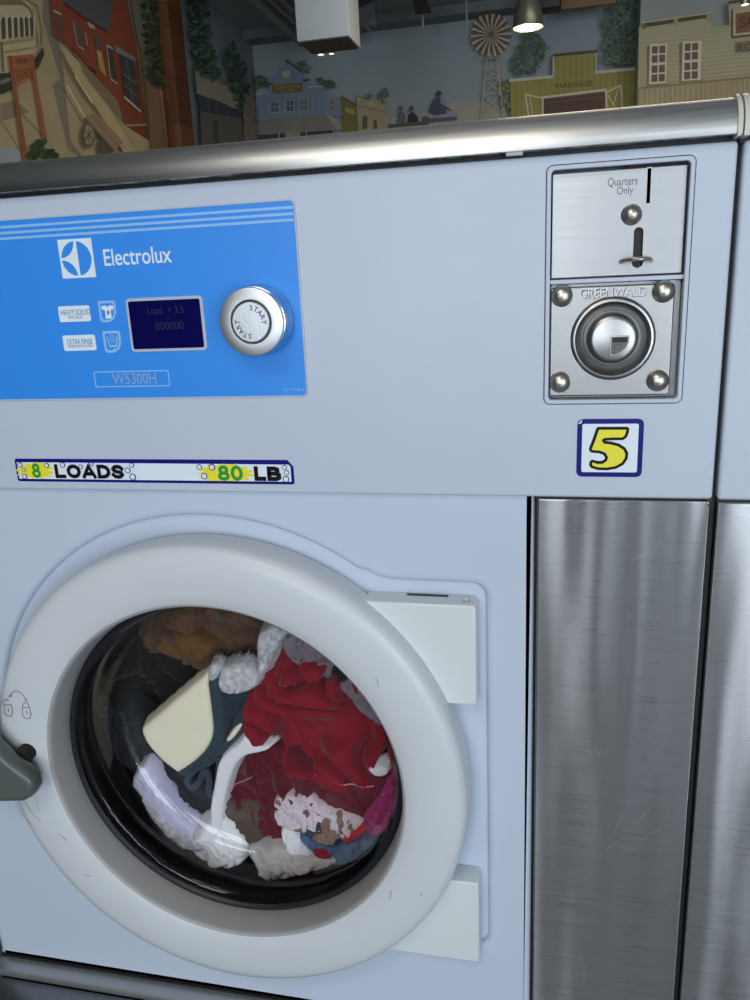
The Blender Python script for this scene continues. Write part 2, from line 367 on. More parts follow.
# left wall mural
ml = empty('mural', (XL, 2.6, 1.5), 'painted street mural on left wall with red brick depot, road and cart', 'mural')
paint('painted_road', 'L', ml, [
    ((98, 86, 62), [(-60, -40), (168, -40), (188, 240), (-60, 240)]),
    ((72, 66, 56), [(42, -10), (50, -10), (62, 60), (70, 140), (85, 160), (68, 150), (52, 85), (60, 78), (42, 20)]),
    ((78, 68, 54), [(0, 104), (13, 100), (30, 112), (0, 122)]),
    ((78, 68, 54), 'line', [(0, 122), (10, 135), (22, 155)], 1.6),
    ((78, 68, 54), 'line', [(16, 108), (42, 136)], 1.6),
    ((82, 88, 92), [(-20, 143), (0, 146), (20, 151), (24, 175), (-20, 178)])])
paint('painted_rail_carriage', 'L', ml, [
    ((108, 100, 72), [(-30, -20), (20, -8), (30, 2), (35, 30), (38, 47), (30, 58), (8, 72), (6, 76), (-30, 70)]),
    ((70, 66, 44), 'line', [(-5, 3), (22, 3), (30, 10), (35, 32), (37, 48)], 2.2), ((70, 66, 44), 'line', [(0, 0), (24, -1), (36, 6), (41, 30), (40, 45)], 1.4)] +
    [((42, 40, 38), [(x, 22), (x + 1, 18), (x + 2.6, 17), (x + 4, 19), (x + 4.6, 38 - i * .5), (x + 1, 40 - i * .5)]) for i, x in enumerate((0, 6, 12, 17.5, 22.5, 27.5))] +
    [((132, 122, 90), 'line', [(x, 16), (x + 1.3, 40)], .9) for x in (5.2, 11, 16.8, 22, 27, 32)] +
    [((88, 80, 58), 'line', [(-5, 44), (34, 38)], 1.4), ((86, 78, 56), 'line', [(2, 52), (36, 47)], .8),
     ((30, 28, 30), [(41, 47), (42, 55), (36, 68), (32, 70), (31, 62)]), ((30, 28, 28), [(-10, 74), (8, 73), (10, 90), (0, 94), (-10, 95)]),
     ((62, 62, 64), 'line', [(-2, 83), (8, 79)], 2), ((52, 46, 40), 'line', [(-1, 42), (1, 72)], 1.5)])
paint('painted_signpost', 'L', ml, [
    ((100, 52, 26), [(6, 56.5), (30, 54.5), (32, 75), (12, 89)]), ((88, 42, 20), [(5.5, 56), (9, 56), (15, 95), (26, 162), (21, 164), (11, 95)]),
    ((96, 46, 22), [(28, 55), (31, 55), (34, 78), (45, 142), (41, 146), (30, 78)]), ((84, 44, 22), 'line', [(11, 71.5), (31, 68.5)], 1),
    ((60, 40, 26), 'text', 'TRAIN', [(13, 59.5), (25, 58), (25.5, 63), (13.5, 65)]), ((60, 40, 26), 'text', 'STATION', [(13.5, 74), (30, 70.5), (30.5, 76), (14.5, 82)])])
paint('painted_bush', 'L', ml, [((26, 40, 20), 'blobs', [(24, 160), (28, 148), (36, 140), (44, 141), (52, 152), (58, 160), (58, 170), (24, 172)], 120, 3.2, [(26, 40, 20), (36, 52, 26), (18, 30, 16)], 3)])
paint('painted_brick_depot', 'L', ml, [
    ((84, 32, 18), [(46, -15), (122, -15), (134, 46), (144, 125), (145, 144), (121, 126), (114, 102), (82, 67), (68, 49), (51, 36)]),
    ((44, 46, 50), [(54, -15), (113, -15), (106, 33), (80, 18), (58, 2)]),
    ((58, 20, 14), 'line', [(60, 3), (80, 18), (106, 33)], 2), ((60, 56, 52), 'line', [(122, -8), (134, 46)], 1.6),
    ((62, 36, 30), [(50, 12), (57, 15), (61, 37), (54, 33)]), ((104, 98, 88), 'line', [(50, 11), (58, 15)], 1.2),
    ((56, 42, 36), [(70, 22), (77, 25), (81, 50), (74, 46)]), ((98, 86, 74), 'line', [(70, 21), (74, 46), (81, 50)], 1),
    ((96, 92, 86), [(84, 22), (91, 26), (92, 30), (86, 28)]), ((92, 84, 78), 'line', [(82, 33), (84, 46)], 1.5),
    ((104, 82, 34), [(93, 50), (98, 52), (103, 78), (96, 70)]), ((48, 42, 38), [(90, 34), (96, 37), (98, 52), (93, 50)]),
    ((40, 32, 30), [(103, 46), (109, 49), (114, 84), (107, 79)]), ((100, 92, 84), 'line', [(109, 49), (103, 46), (107, 79), (114, 84)], 1.2),
    ((66, 70, 72), [(111, 45), (132, 58), (132, 65), (112, 52)]), ((34, 34, 34), [(116, 54), (131, 62), (137, 112), (121, 97)]),
    ((70, 62, 54), 'line', [(123, 60), (129, 104)], .9), ((70, 62, 54), 'line', [(119, 74), (133, 84)], .9), ((70, 62, 54), 'line', [(121, 86), (135, 98)], .9),
    ((118, 110, 98), 'line', [(120, 97), (137, 112)], 1.8), ((96, 80, 66), 'line', [(122, 126), (144, 125)], 1.3), ((50, 20, 14), 'line', [(68, 49), (82, 67), (92, 72)], 2)])
paint('painted_boardwalk', 'L', ml, [
    ((108, 94, 62), [(58, 48), (68, 56), (96, 84), (122, 127), (150, 144), (150, 175), (128, 170), (118, 150), (92, 108), (62, 62)]),
    ((76, 62, 46), [(68, 50), (82, 67), (114, 102), (120, 126), (108, 112), (84, 82)]), ((84, 72, 52), 'line', [(62, 62), (80, 92), (100, 122), (122, 150)], 1.2),
    ((84, 72, 52), 'line', [(76, 70), (108, 112), (130, 146)], 1), ((120, 108, 76), 'line', [(70, 76), (88, 104)], 2.2), ((120, 108, 76), 'line', [(62, 86), (80, 118)], 2.2)])
paint('painted_cart', 'L', ml, [
    ((58, 50, 44), 'disc', (84, 135), (6.5, 13), 18), ((92, 78, 58), 'disc', (84, 135), (4.8, 10.5), 18), ((48, 42, 36), 'disc', (101, 147), (7, 10), 18),
    ((56, 48, 40), 'line', [(84, 123), (84, 147)], 1), ((56, 48, 40), 'line', [(79, 130), (89, 141)], 1), ((56, 48, 40), 'line', [(89, 129), (79, 141)], 1),
    ((88, 70, 52), [(80, 118), (91, 113), (118, 142), (110, 152)]), ((66, 52, 40), 'line', [(80, 119), (110, 152)], 1.6), ((74, 60, 46), 'line', [(86, 116), (114, 147)], 1)])
paint('painted_cypress', 'L', ml, [
    ((68, 62, 54), [(122, -20), (142, -20), (146, 62), (134, 46)]), ((76, 56, 36), [(136, 50), (150, 60), (168, 175), (146, 175), (144, 125)]),
    ((88, 60, 38), [(143, 90), (153, 90), (160, 160), (148, 160)]), ((30, 38, 24), 'blobs', [(134, -10), (152, -10), (160, 88), (150, 92), (142, 80), (139, 40)], 230, 3.2, [(30, 38, 24), (42, 50, 32), (22, 30, 20)], 4)])
for t_ in [
    (DKG, 'blobs', [(182, -10), (198, -10), (206, 20), (207, 45), (216, 74), (209, 82), (192, 74), (186, 45)], 330, 3.0, [(22, 38, 30), (32, 50, 38), (18, 30, 26), (44, 60, 46)], 5),
    (DKG, 'blobs', [(220, 52), (228, 41), (234, 56), (243, 72), (245, 92), (240, 118), (234, 112), (224, 86)], 200, 2.3, [(24, 42, 34), (34, 54, 42), (20, 34, 28)], 6)]: paint('painted_tree', 'L', ml, [t_])
paint('painted_storefront', 'L', ml, [
    ((82, 76, 64), [(190, 70), (200, 78), (220, 86), (233, 81), (235, 110), (215, 104), (192, 94)]), ((70, 66, 56), 'line', [(190, 71), (220, 86), (233, 81)], 1.2),
    ((28, 34, 42), [(192, 94), (215, 102), (234, 111), (238, 120), (196, 114)]), ((52, 50, 48), [(195, 112), (238, 119), (240, 150), (197, 152)]),
    ((70, 72, 74), 'line', [(203, 99), (204, 112)], .7), ((70, 72, 74), 'line', [(212, 102), (213, 114)], .7), ((70, 72, 74), 'line', [(222, 106), (223, 116)], .7),
    ((38, 38, 40), [(208, 120), (213, 121), (214, 148), (209, 148)]), ((72, 66, 54), [(238, 92), (250, 100), (251, 150), (240, 150)])])
# back wall mural
mb = empty('mural', (-.8, YB, 1.5), 'painted old town mural on back wall with windmill, blue store and green barn', 'mural')
paint('painted_hills', 'B', mb, [((84, 82, 76), [(372, 128), (395, 118), (420, 116), (440, 108), (462, 100), (480, 102), (505, 108), (515, 150), (372, 160)])])
def win(x0, y0, x1, y1, fr, gl): return [(fr, [(x0 - .8, y0 - .6), (x1 + .8, y0 - 1), (x1 + .8, y1 + .8), (x0 - .8, y1 + 1)]), (gl, [(x0, y0), (x1, y0 - .3), (x1, y1), (x0, y1 + .3)]), (fr, 'line', [((x0 + x1) / 2, y0), ((x0 + x1) / 2, y1)], .6), (fr, 'line', [(x0, (y0 + y1) / 2), (x1, (y0 + y1) / 2)], .6)]
paint('painted_blue_store', 'B', mb, [
    ((60, 70, 84), [(257, 96), (270, 92), (270, 88), (275, 84), (275, 77), (288, 62), (304, 74), (306, 84), (325, 86), (327, 92), (343, 100), (345, 118), (328, 116), (258, 122)]),
    ((88, 88, 86), 'line', [(256, 96), (271, 93.5)], 1.3), ((92, 92, 90), 'line', [(310, 88), (326, 87)], 1.3), ((36, 38, 42), 'line', [(287, 61), (304, 73.5)], 1.8), ((86, 90, 92), 'line', [(275, 77), (287, 62)], 1),
    ((34, 36, 40), 'line', [(269, 85.5), (275, 84)], 1.6), ((34, 36, 40), 'line', [(304, 81.5), (311, 80.5)], 1.6),
    ((98, 92, 72), 'disc', (288, 75), (4.2, 4), 16), ((60, 58, 50), 'line', [(288, 75), (288, 72.5)], .5),
    ((64, 50, 30), [(274, 86), (304, 83.5), (304, 92), (300, 93), (277, 95), (274, 93)]), ((104, 76, 36), 'text', 'GENERAL', [(277.5, 87.2), (302, 85), (302, 88.4), (277.5, 90.6)]), ((98, 72, 36), 'text', 'STORE', [(282, 91), (297, 89.8), (297, 92.3), (282, 93.4)]),
    ((66, 64, 60), [(258, 121), (328, 115.5), (352, 131), (335, 131), (258, 136)]), ((80, 76, 68), [(328, 115.5), (334, 117), (352, 131), (338, 131)]),
    ((26, 32, 44), [(257, 136), (335, 131), (335, 152), (257, 156)]), ((78, 72, 54), [(287, 132.5), (302, 131.5), (302, 150), (287, 151)]),
    ((86, 84, 78), 'line', [(281, 133), (281, 150)], 1), ((86, 84, 78), 'line', [(308, 131), (308, 150)], 1), ((86, 84, 78), 'line', [(335, 129), (335, 150)], 1)]
    + [((52, 60, 74), 'line', [(x, 97), (x, 118)], .5) for x in (262, 268, 283.5, 298, 312, 318, 324)]
    + win(273, 103.5, 280.5, 113, (84, 88, 92), (44, 46, 52)) + win(288.5, 102, 295.5, 112, (84, 88, 92), (40, 42, 48)) + win(302.5, 100.5, 309.5, 111, (78, 86, 86), (46, 56, 54)) + win(332, 101.5, 337, 111, (84, 84, 84), (58, 50, 50)))
paint('painted_olive_shed', 'B', mb, [((62, 58, 22), [(343, 98), (359, 107), (361, 150), (345, 150)]), ((44, 40, 20), 'line', [(343, 98), (359.5, 107)], 1.3), ((86, 78, 44), [(347, 108), (356, 111), (356, 116), (347, 113)])])
paint('painted_tan_hall', 'B', mb, [((86, 78, 58), [(358, 97.5), (370, 101.5), (378, 100), (386, 106), (391, 113), (392, 150), (361, 150)]), ((60, 54, 42), 'line', [(358, 97), (371, 101.5)], 1), ((60, 54, 42), 'line', [(359, 107), (390, 114)], .7),
    ((52, 42, 34), [(364, 119), (366, 117), (369, 118), (369, 130), (364, 130)]), ((52, 42, 34), [(375, 122), (378, 121), (379, 130), (375, 130)]), ((98, 84, 66), 'disc', (372.5, 105.5), (3, 3), 12)])
for t_ in [(DKG, 'blobs', [(253, 78), (257, 76), (259, 120), (256, 134), (253, 112)], 70, 2.0, [(22, 38, 32), (34, 54, 42)], 7), (DKG, 'blobs', [(256, 80), (262, 77), (270, 78), (271, 88), (258, 90)], 40, 2, [DKG, MG], 8), (DKG, 'blobs', [(300, 64), (306, 62), (312, 70), (312, 75), (304, 72)], 24, 1.7, [MG, (48, 60, 48)], 9),
    (DKG, 'blobs', [(316, 80), (324, 78), (336, 84), (336, 90), (328, 89)], 46, 1.8, [DKG, MG], 10), (DKG, 'blobs', [(366, 94), (372, 93), (374, 99), (368, 100)], 10, 1.6, [(50, 62, 64), MG], 11), (DKG, 'blobs', [(379, 95), (388, 90), (391, 98), (386, 108), (380, 104)], 30, 1.7, [(48, 60, 50), MG], 12),
    (MG, 'blobs', [(500, 84), (510, 80), (511, 112), (503, 116), (499, 104)], 60, 2, [(60, 66, 34), (48, 58, 32), (72, 76, 44)], 13)]: paint('painted_tree', 'B', mb, [t_])
paint('painted_wagon_riders', 'B', mb, [
    ((40, 42, 52), [(423, 118), (458, 116), (458, 121), (424, 124)]), ((70, 74, 84), [(428, 116), (456, 113), (458, 118), (430, 120)]),
    ((32, 36, 54), [(436, 99), (442, 98), (446, 106), (448, 115), (436, 117), (430, 114), (432, 106)]), ((62, 72, 92), [(441, 98), (445, 102), (446, 108), (442, 105)]), ((36, 32, 32), 'disc', (440, 95), (2.2, 2.8), 10), ((30, 28, 28), 'line', [(437, 95.5), (443, 94)], 1.4), ((40, 38, 40), 'line', [(446, 108), (452, 112)], 1.2),
    ((48, 48, 58), [(400, 114), (404, 112), (407, 118), (406, 130), (398, 130)]), ((52, 44, 40), 'disc', (402.5, 109.5), (2, 2.8), 10),
    ((24, 22, 26), [(410, 116), (414, 113), (419, 118), (421, 130), (408, 130)]), ((44, 38, 36), 'disc', (413, 110), (2.2, 2.8), 10), ((44, 40, 36), [(390, 126), (430, 122), (430, 140), (390, 142)])])
wm = []
for k in range(18):
    a = 2 * PI * k / 18; wdt = PI / 18 * .74; cx, cy, r0, r1 = 491.5, 37.5, 3.2, 20
    for (b0, b1, cl) in ((a - wdt, a, (104, 92, 74)), (a, a + wdt, (60, 46, 38))):
        wm.append((cl, [(cx + r0 * math.cos(b0), cy + r0 * math.sin(b0)), (cx + r1 * math.cos(b0), cy + r1 * math.sin(b0) * 1.08), (cx + r1 * math.cos(b1), cy + r1 * math.sin(b1) * 1.08), (cx + r0 * math.cos(b1), cy + r0 * math.sin(b1))]))
TW = (96, 84, 70)
wm += [((60, 50, 42), 'disc', (491.5, 37.5), (2.8, 3), 12), (TW, 'line', [(488, 60), (482, 120)], 1.3), (TW, 'line', [(498, 60), (504, 120)], 1.3), ((80, 66, 52), 'line', [(484, 62), (501, 60)], 1.8),
       (TW, 'line', [(492, 56), (492, 62)], 1.2), (TW, 'line', [(487, 72), (500, 71)], .8), (TW, 'line', [(486, 82), (501, 80)], .8), (TW, 'line', [(484, 97), (502, 95)], .9), (TW, 'line', [(487, 72), (501, 80)], .7), (TW, 'line', [(500, 71), (486, 82)], .7),
       (TW, 'line', [(486, 82), (502, 95)], .8), (TW, 'line', [(501, 80), (484, 97)], .8), (TW, 'line', [(484, 97), (504, 115)], .8), (TW, 'line', [(502, 95), (482, 117)], .8)]
paint('painted_windmill', 'B', mb, wm)
BN = (82, 78, 36)
paint('painted_barn', 'B', mb, [
    (BN, [(511, 83), (554, 79), (554, 58), (597, 54), (596, 75), (645, 71), (645, 150), (512, 150)])] + [((72, 68, 32), 'line', [(x, (83 if x < 554 else 60 if x < 596 else 76)), (x, 140)], .6) for x in range(516, 640, 6)] +
    [((106, 102, 88), 'line', [(510, 83.5), (554, 79.5)], 2.6), ((46, 38, 28), 'line', [(553, 58.5), (597, 54.5)], 2.2), ((104, 100, 86), 'line', [(594, 75.5), (640, 71.5)], 2.6), ((100, 98, 84), 'line', [(553.5, 60), (553.5, 80)], 1.6), ((100, 98, 84), 'line', [(595.5, 56), (595.5, 76)], 1.2),
     ((58, 54, 28), 'text', 'HARNESS', [(556, 86), (592, 83), (592, 88.5), (556, 91)]),
     ((48, 34, 28), [(543, 102), (604, 95), (604, 140), (543, 145)]), ((60, 42, 34), 'line', [(543, 106), (604, 99)], 1)]
    + [((108, 106, 90), 'line', p, w) for p, w in (([(526, 97), (529, 118)], 1.4), ([(526, 97), (543, 101)], 1.3), ([(543, 101), (543, 118)], 1.6), ([(541, 100.5), (606, 92.5)], 2), ([(605, 92), (606, 112)], 1.6), ([(606, 95), (620, 88)], 1.3), ([(620, 88), (621, 110)], 1.3), ([(530, 99), (533, 116)], .9), ([(607, 98), (614, 110)], .9), ([(618, 90), (612, 108)], .9))])
for t_ in [
    (DKG, 'blobs', [(513, 72), (512, 62), (520, 54), (522, 40), (530, 35), (540, 40), (545, 48), (549, 52), (547, 60), (541, 64), (540, 74), (520, 78)], 150, 2.6, [(36, 50, 42), (44, 56, 46), (32, 46, 38), (52, 62, 50)], 14),
    (DKG, 'blobs', [(602, 26), (604, 16), (612, 8), (622, 2), (636, 6), (638, 20), (638, 66), (620, 68), (604, 68), (602, 50), (606, 40)], 300, 2.8, [(34, 50, 42), (42, 56, 46), (50, 62, 52), (34, 46, 40)], 15)]: paint('painted_tree', 'B', mb, [t_])
# mural on the projecting wall
mj = empty('mural', (1.0, YJ, 1.5), 'painted cream saloon mural with two sash windows on projecting wall at right', 'mural')
CB = (92, 87, 66)
it = [(CB, [(637.5, 31), (708, 20.5), (709, 31.5), (726, 29.5), (725, 7), (830, -6), (830, 160), (635, 160)])]
it += [((84, 80, 60), 'line', [(638, y + 4), (760, y - 8)], .5) for y in range(36, 96, 4)]
it += [((48, 38, 24), [(643, 28), (706, 19), (706, 22.5), (643, 32)]), ((98, 92, 70), 'line', [(640, 27.5), (708, 18)], 1.2), ((60, 52, 34), [(640, 30), (645, 29), (644, 33), (641, 34)]), ((86, 80, 58), [(671, 24), (676, 23), (675, 29), (672, 30)]), ((86, 80, 58), [(703, 19), (709, 18.5), (708, 26), (704, 26)]),
       ((48, 38, 24), 'line', [(725, 8), (760, 3)], 2), ((98, 92, 70), [(729, 16), (800, 6), (800, 32), (729, 42)]), ((72, 46, 28), [(732, 19), (800, 9), (800, 29), (732, 38.5)]), ((48, 34, 24), 'line', [(728.5, 15), (728.5, 42), (765, 37.5)], 1.2),
       ((44, 28, 20), 'text', 'SALOON', [(736, 22), (790, 15), (790, 27), (736, 33)]), ((66, 60, 46), [(732, 47), (800, 39), (800, 50), (732, 57)]), ((40, 36, 30), 'text', 'ROOMS', [(734, 49), (774, 44.5), (774, 52), (734, 56)])]
for x0, y0, x1, y1 in ((649, 50, 665, 87), (681, 47.5, 698.5, 84)):
    it += [((66, 60, 44), [(x0 - 3.5, y0 + .5), (x0, y0), (x0 - 1, y1 + 1), (x0 - 3.5, y1 + 2)]), ((112, 106, 88), [(x0 - 1, y0 - 1), (x1, y0 - 2), (x1 - 1, y1), (x0 - 2, y1 + 1)])]
    for c_ in range(2):
        for r_ in range(4):
            ax = x0 + 1 + c_ * 7.2 - r_ * .15; ay = y0 + 1 + r_ * 8.9 + (1 if r_ > 1 else 0) - c_ * .5
            it.append(((58, 44, 40), [(ax, ay), (ax + 5.8, ay - .4), (ax + 5.7, ay + 6.8), (ax - .1, ay + 7.2)]))
    it.append(((70, 62, 46), 'line', [(x0 - 4, y1 + 2.5), (x1 + 1, y1 + 1)], 1.4))
it += [((86, 76, 54), [(637, 91), (760, 79), (760, 130), (637, 130)])] + [((100, 92, 68), 'line', [(x, 94 - (x - 637) * .1), (x, 120)], .7) for x in range(640, 760, 5)] + [((76, 68, 48), 'line', [(637, 92), (760, 80)], 1)]
paint('painted_saloon', 'J', mj, it)

# ------------------------------------------------------------------ things hanging behind the washers
gal = mat('galvanised_grey', (.30, .31, .32), .45, .6, var=.1)
def D(d): return d + CAM_Y
a = at(297, 40, D(3.5)); b = at(349, 35.5, D(3.5))
wb = empty('ceiling_duct_drop', ((a.x + b.x) / 2, D(3.6), CEIL), 'white boxed duct hanging from the dark ceiling behind the washer', 'duct')
duct_m = mat('duct_white', (.62, .66, .68), .6, var=.04)
bmd = bmesh.new(); add_box(bmd, (a.x, D(3.5), b.z), (b.x, D(3.70), CEIL), .003); bm_put('duct_casing', bmd, duct_m, wb)
box('duct_underside', (a.x + .006, D(3.506), b.z - .004), (b.x - .006, D(3.694), b.z + .001), mat('duct_brown', (.12, .085, .06), .7, var=.1), wb)  # underside coloured brown and darker than the white casing
# conduit rack
xr0 = -.3633 * 4.29; rk = empty('conduit_rack', (xr0 + .2, D(4), CEIL), 'ribbed grey rack of parallel rails running along the ceiling', 'ceiling rack')
for i in range(8):
    x_ = xr0 + i * .062; w_ = .05 if i == 0 else .028
    box('rail', (x_, D(2.2), 2.855 + (.0 if i == 0 else .03)), (x_ + w_, D(5.2), 2.90), gal, rk, .004)
for y_ in (2.4, 3.8, 5.1): box('cross_bar', (xr0, D(y_), 2.90), (xr0 + .5, D(y_ + .04), CEIL), gal, rk)
# pendant lamp
pc = at(528, 28, D(4.0)); R_ = .0325 * 4.0 / 2 * 1.02
pl_ = empty('pendant_lamp', (pc.x, pc.y, CEIL), 'small dark bell shaped pendant lamp glowing warm over the barn mural', 'lamp')
sh = mat('lamp_shade_dark', (.10, .105, .09), .35, .4, var=.05); inn = mat('lamp_reflector', (.75, .70, .60), .3, .8)
lathe('lamp_shade', [(R_, 0), (R_ * 1.01, .004), (R_ * .93, .05), (R_ * .78, .09), (R_ * .5, .125), (R_ * .36, .13), (R_ * .33, .132), (R_ * .47, .12), (R_ * .74, .088), (R_ * .9, .05), (R_ * .97, .002), (R_, 0)], (pc.x, pc.y, pc.z), sh, pl_, 'Z', 48)
lathe('reflector', [(R_ * .95, .003), (R_ * .87, .04), (R_ * .7, .06), (0.0001, .062)], (pc.x, pc.y, pc.z), inn, pl_, 'Z', 48)
lathe('bulb', [(.0001, .006), (.012, .010), (.019, .022), (.016, .038), (.008, .06)], (pc.x, pc.y, pc.z), mat('bulb_glow', (1, .9, .7), .5, emit=(1, .78, .45), estr=14), pl_, 'Z', 24)
lathe('socket', [(R_ * .36, .13), (R_ * .36, .15), (R_ * .30, .152), (R_ * .36, .16), (R_ * .30, .163), (R_ * .36, .17), (R_ * .28, .19), (.004, .2), (.004, CEIL - pc.z)], (pc.x, pc.y, pc.z), mat('socket_brass', (.5, .42, .28), .35, 1.0), pl_, 'Z', 24)
ll = bpy.data.lights.new('pendant_bulb', 'POINT'); ll.energy = 2.2; ll.color = (1, .8, .5); ll.shadow_soft_size = .02
lo_ = bpy.data.objects.new('pendant_bulb_light', ll); lo_.location = (pc.x, pc.y, pc.z - .005); C.objects.link(lo_)
# a second pendant of the same kind hangs over the aisle in front of the washers
p2 = empty('pendant_lamp', (-.30, -2.0, CEIL), 'dark bell shaped pendant lamp over the aisle in front of the washers', 'lamp'); v2 = Vector((-.30, -2.0, 2.40))
lathe('lamp_shade', [(.09, 0), (.091, .004), (.084, .06), (.07, .11), (.045, .15), (.004, .16), (.004, CEIL - 2.40), (.002, .15), (.043, .145), (.068, .108), (.081, .06), (.088, .002), (.09, 0)], v2, sh, p2, 'Z', 48)
lathe('bulb', [(.0001, -.012), (.014, -.008), (.022, .006), (.018, .03), (.008, .07)], v2, mat('bulb_glow_warm', (1, .9, .7), .5, emit=(1, .70, .34), estr=320), p2, 'Z', 24)
# ceiling fan
fc = at(413, -14, D(4.5)); fan = empty('ceiling_fan', (fc.x, fc.y, CEIL), 'black ceiling fan with drooping blades above the mural', 'fan')
fm = mat('fan_black', (.012, .012, .012), .5)
lathe('fan_motor', [(.0001, -.02), (.06, -.015), (.08, .01), (.08, .06), (.05, .085), (.015, .09), (.015, CEIL - fc.z)], (fc.x, fc.y, fc.z), fm, fan, 'Z', 32)
for ang in (92, 35, 155, 215, 325):
    t = math.radians(ang); d = Vector((math.cos(t), math.sin(t), -.03)); s = Vector((-math.sin(t), math.cos(t), 0)) * .045
    bm = bmesh.new(); P_ = [fc + d * .07 + Vector((0, 0, .02)), fc + d * .42 + Vector((0, 0, .0))]
    tv = Vector((0, 0, .006)); quad = [P_[0] - s * .6, P_[1] - s, P_[1] + s, P_[0] + s * .6]
    lo4 = [bm.verts.new(q + Vector((0, 0, -.0))) for q in quad]; hi4 = [bm.verts.new(q + tv + (Vector((0, 0, .018)) if i in (2, 3) else Vector((0, 0, 0)))) for i, q in enumerate(quad)]
    bm.faces.new(lo4); bm.faces.new(hi4)
    for i in range(4): bm.faces.new((lo4[i], lo4[(i + 1) % 4], hi4[(i + 1) % 4], hi4[i]))
    bm_put('fan_blade', bm, fm, fan)
rodm = mat('hanger_rod_pale', (.42, .44, .44), .5, .3)
for (px, py, lb) in ((467, 38, 'pale hanging rod ending beside the painted windmill'), (423, 28, 'short pale hanging rod under the black ceiling fan blade')):
    q = at(px, py, D(5.0)); r_ = tube('hanging_rod', [q, (q.x, q.y, CEIL)], .006, rodm); tag(r_, lb, 'rod', None)
# wooden board hanging near the back wall
q0, q1 = at(561, 9.5, D(5.2)), at(616, 4.5, D(5.2))
box_ = box('wooden_board', (q0.x, D(5.2), q0.z), (q1.x, D(5.23), q0.z + .16), mat('board_brown', mc(74, 52, 32), .7, var=.15, vscale=12, stretch=(1, 1, 12)), None, .003)
tag(box_, 'brown wooden board hanging from ceiling above the painted barn', 'board')
q = at(543, 4, D(4.9)); dk = box('speaker_box', (q.x - .06, q.y, q.z - .02), (q.x + .09, q.y + .12, CEIL), fm, None, .004); tag(dk, 'small black box on the ceiling left of the brown wooden board', 'box')
# small bright spot lamps
def spotlamp(px, py, d, r, lb, warm=(1, .85, .6), es=10):
    q = at(px, py, D(d)); e = empty('spot_lamp', (q.x, q.y, CEIL), lb, 'lamp', None)
    lathe('lamp_housing', [(r, 0), (r * 1.05, r * .3), (r * .8, r * 1.6), (r * .3, r * 2), (.004, r * 2.1), (.004, CEIL - q.z)], (q.x, q.y, q.z), mat('spot_grey', (.25, .23, .2), .4, .7), e, 'Z', 20)
    lathe('lamp_lens', [(.0001, r * .12), (r * .6, r * .1), (r * .95, r * .25)], (q.x, q.y, q.z), mat('spot_lens_glow', (1, .9, .7), .4, emit=warm, estr=es), e, 'Z', 20)
spotlamp(321, 55, 4.6, .02, 'left of two tiny spot lamps below the white duct', es=3)
spotlamp(331.5, 54, 4.6, .016, 'right of two tiny spot lamps below the white duct', es=3)
spotlamp(745, 5, 4.3, .02, 'tiny bright spot lamp over the saloon sign at top right', es=5)

# ------------------------------------------------------------------ washing machine
def wz(v): return v + Z
X0, X1 = -.868, .164
TOPZ, MIDZ = wz(.104), wz(-.2465)
def build_machine(x0, x1, neighbour=False):
    if not neighbour:
        root = empty('washing_machine', ((x0 + x1) / 2, .4, 0), 'pale grey front loading washing machine with blue control panel, round door and number 5', 'washing machine')
    else:
        root = empty('washing_machine', ((x0 + x1) / 2, .4, 0), 'neighbouring washing machine at right edge, grey panel over bright brushed steel', 'washing machine')
    return root
wmch = build_machine(X0, X1); nb = build_machine(.1685, 1.19, True)
CX, CZ = -.423, wz(-.6290)                         # door centre
# upper fascia with the coin recess cut out
cr = (-.0080, wz(-.1392), .1235, wz(.0905))
plate('upper_panel', [rrect(X0, MIDZ, X1, TOPZ, .004), rrect(*cr, .004)], 0, .0068, PAINT, wmch, .003)
RECESS_WALL = True
# embossed rim of the coin recess
fr = fill_mesh([rrect(cr[0] - .0035, cr[1] - .0035, cr[2] + .0035, cr[3] + .0035, .006), rrect(cr[0] + .0008, cr[1] + .0008, cr[2] - .0008, cr[3] - .0008, .004)], -.0022, .004, .001)
wl_ = fill_mesh([rrect(cr[0] - .003, cr[1] - .003, cr[2] + .003, cr[3] + .003), rrect(cr[0], cr[1], cr[2], cr[3], .004)], .003, .030)
coin = put('coin_recess', join_meshes([(fr, 0), (wl_, 0)]), [PAINT], wmch)
gr_ = fill_mesh([rrect(cr[0] - .0044, cr[1] - .0044, cr[2] + .0044, cr[3] + .0044, .007), rrect(cr[0] - .0036, cr[1] - .0036, cr[2] + .0036, cr[3] + .0036, .006)], -.0003, .0003)
put('recess_seam', gr_, BLACK, coin)
box('recess_floor', (cr[0] - .002, .0285, cr[1] - .002), (cr[2] + .002, .0295, cr[3] + .002), RECESS_GREY, coin)  # grey-brown floor, darker than the paint around it
zd = wz(-.0165)
box('divider', (cr[0], .003, zd - .003), (cr[2], .020, zd + .0015), PAINT, coin, .001)
# casing behind everything
box('cabinet', (X0 + .003, .45, .12), (X1 - .003, .95, TOPZ - .004), PAINT2, wmch)
for x_ in (X0, X1 - .002): box('cabinet_side', (x_, .04, .12), (x_ + .002, .95, TOPZ - .004), PAINT2, wmch)
box('gap_filler', (X1 + .0002, .012, .12), (.1648, .3, TOPZ + .004), BLACK, wmch)
box('gap_filler', (.1650, .012, .12), (.1690, .3, TOPZ + .004), BLACK, nb)
box('fascia_gap', (-.019, .0072, MIDZ - .004), (X1, .03, MIDZ + .001), BLACK, wmch)
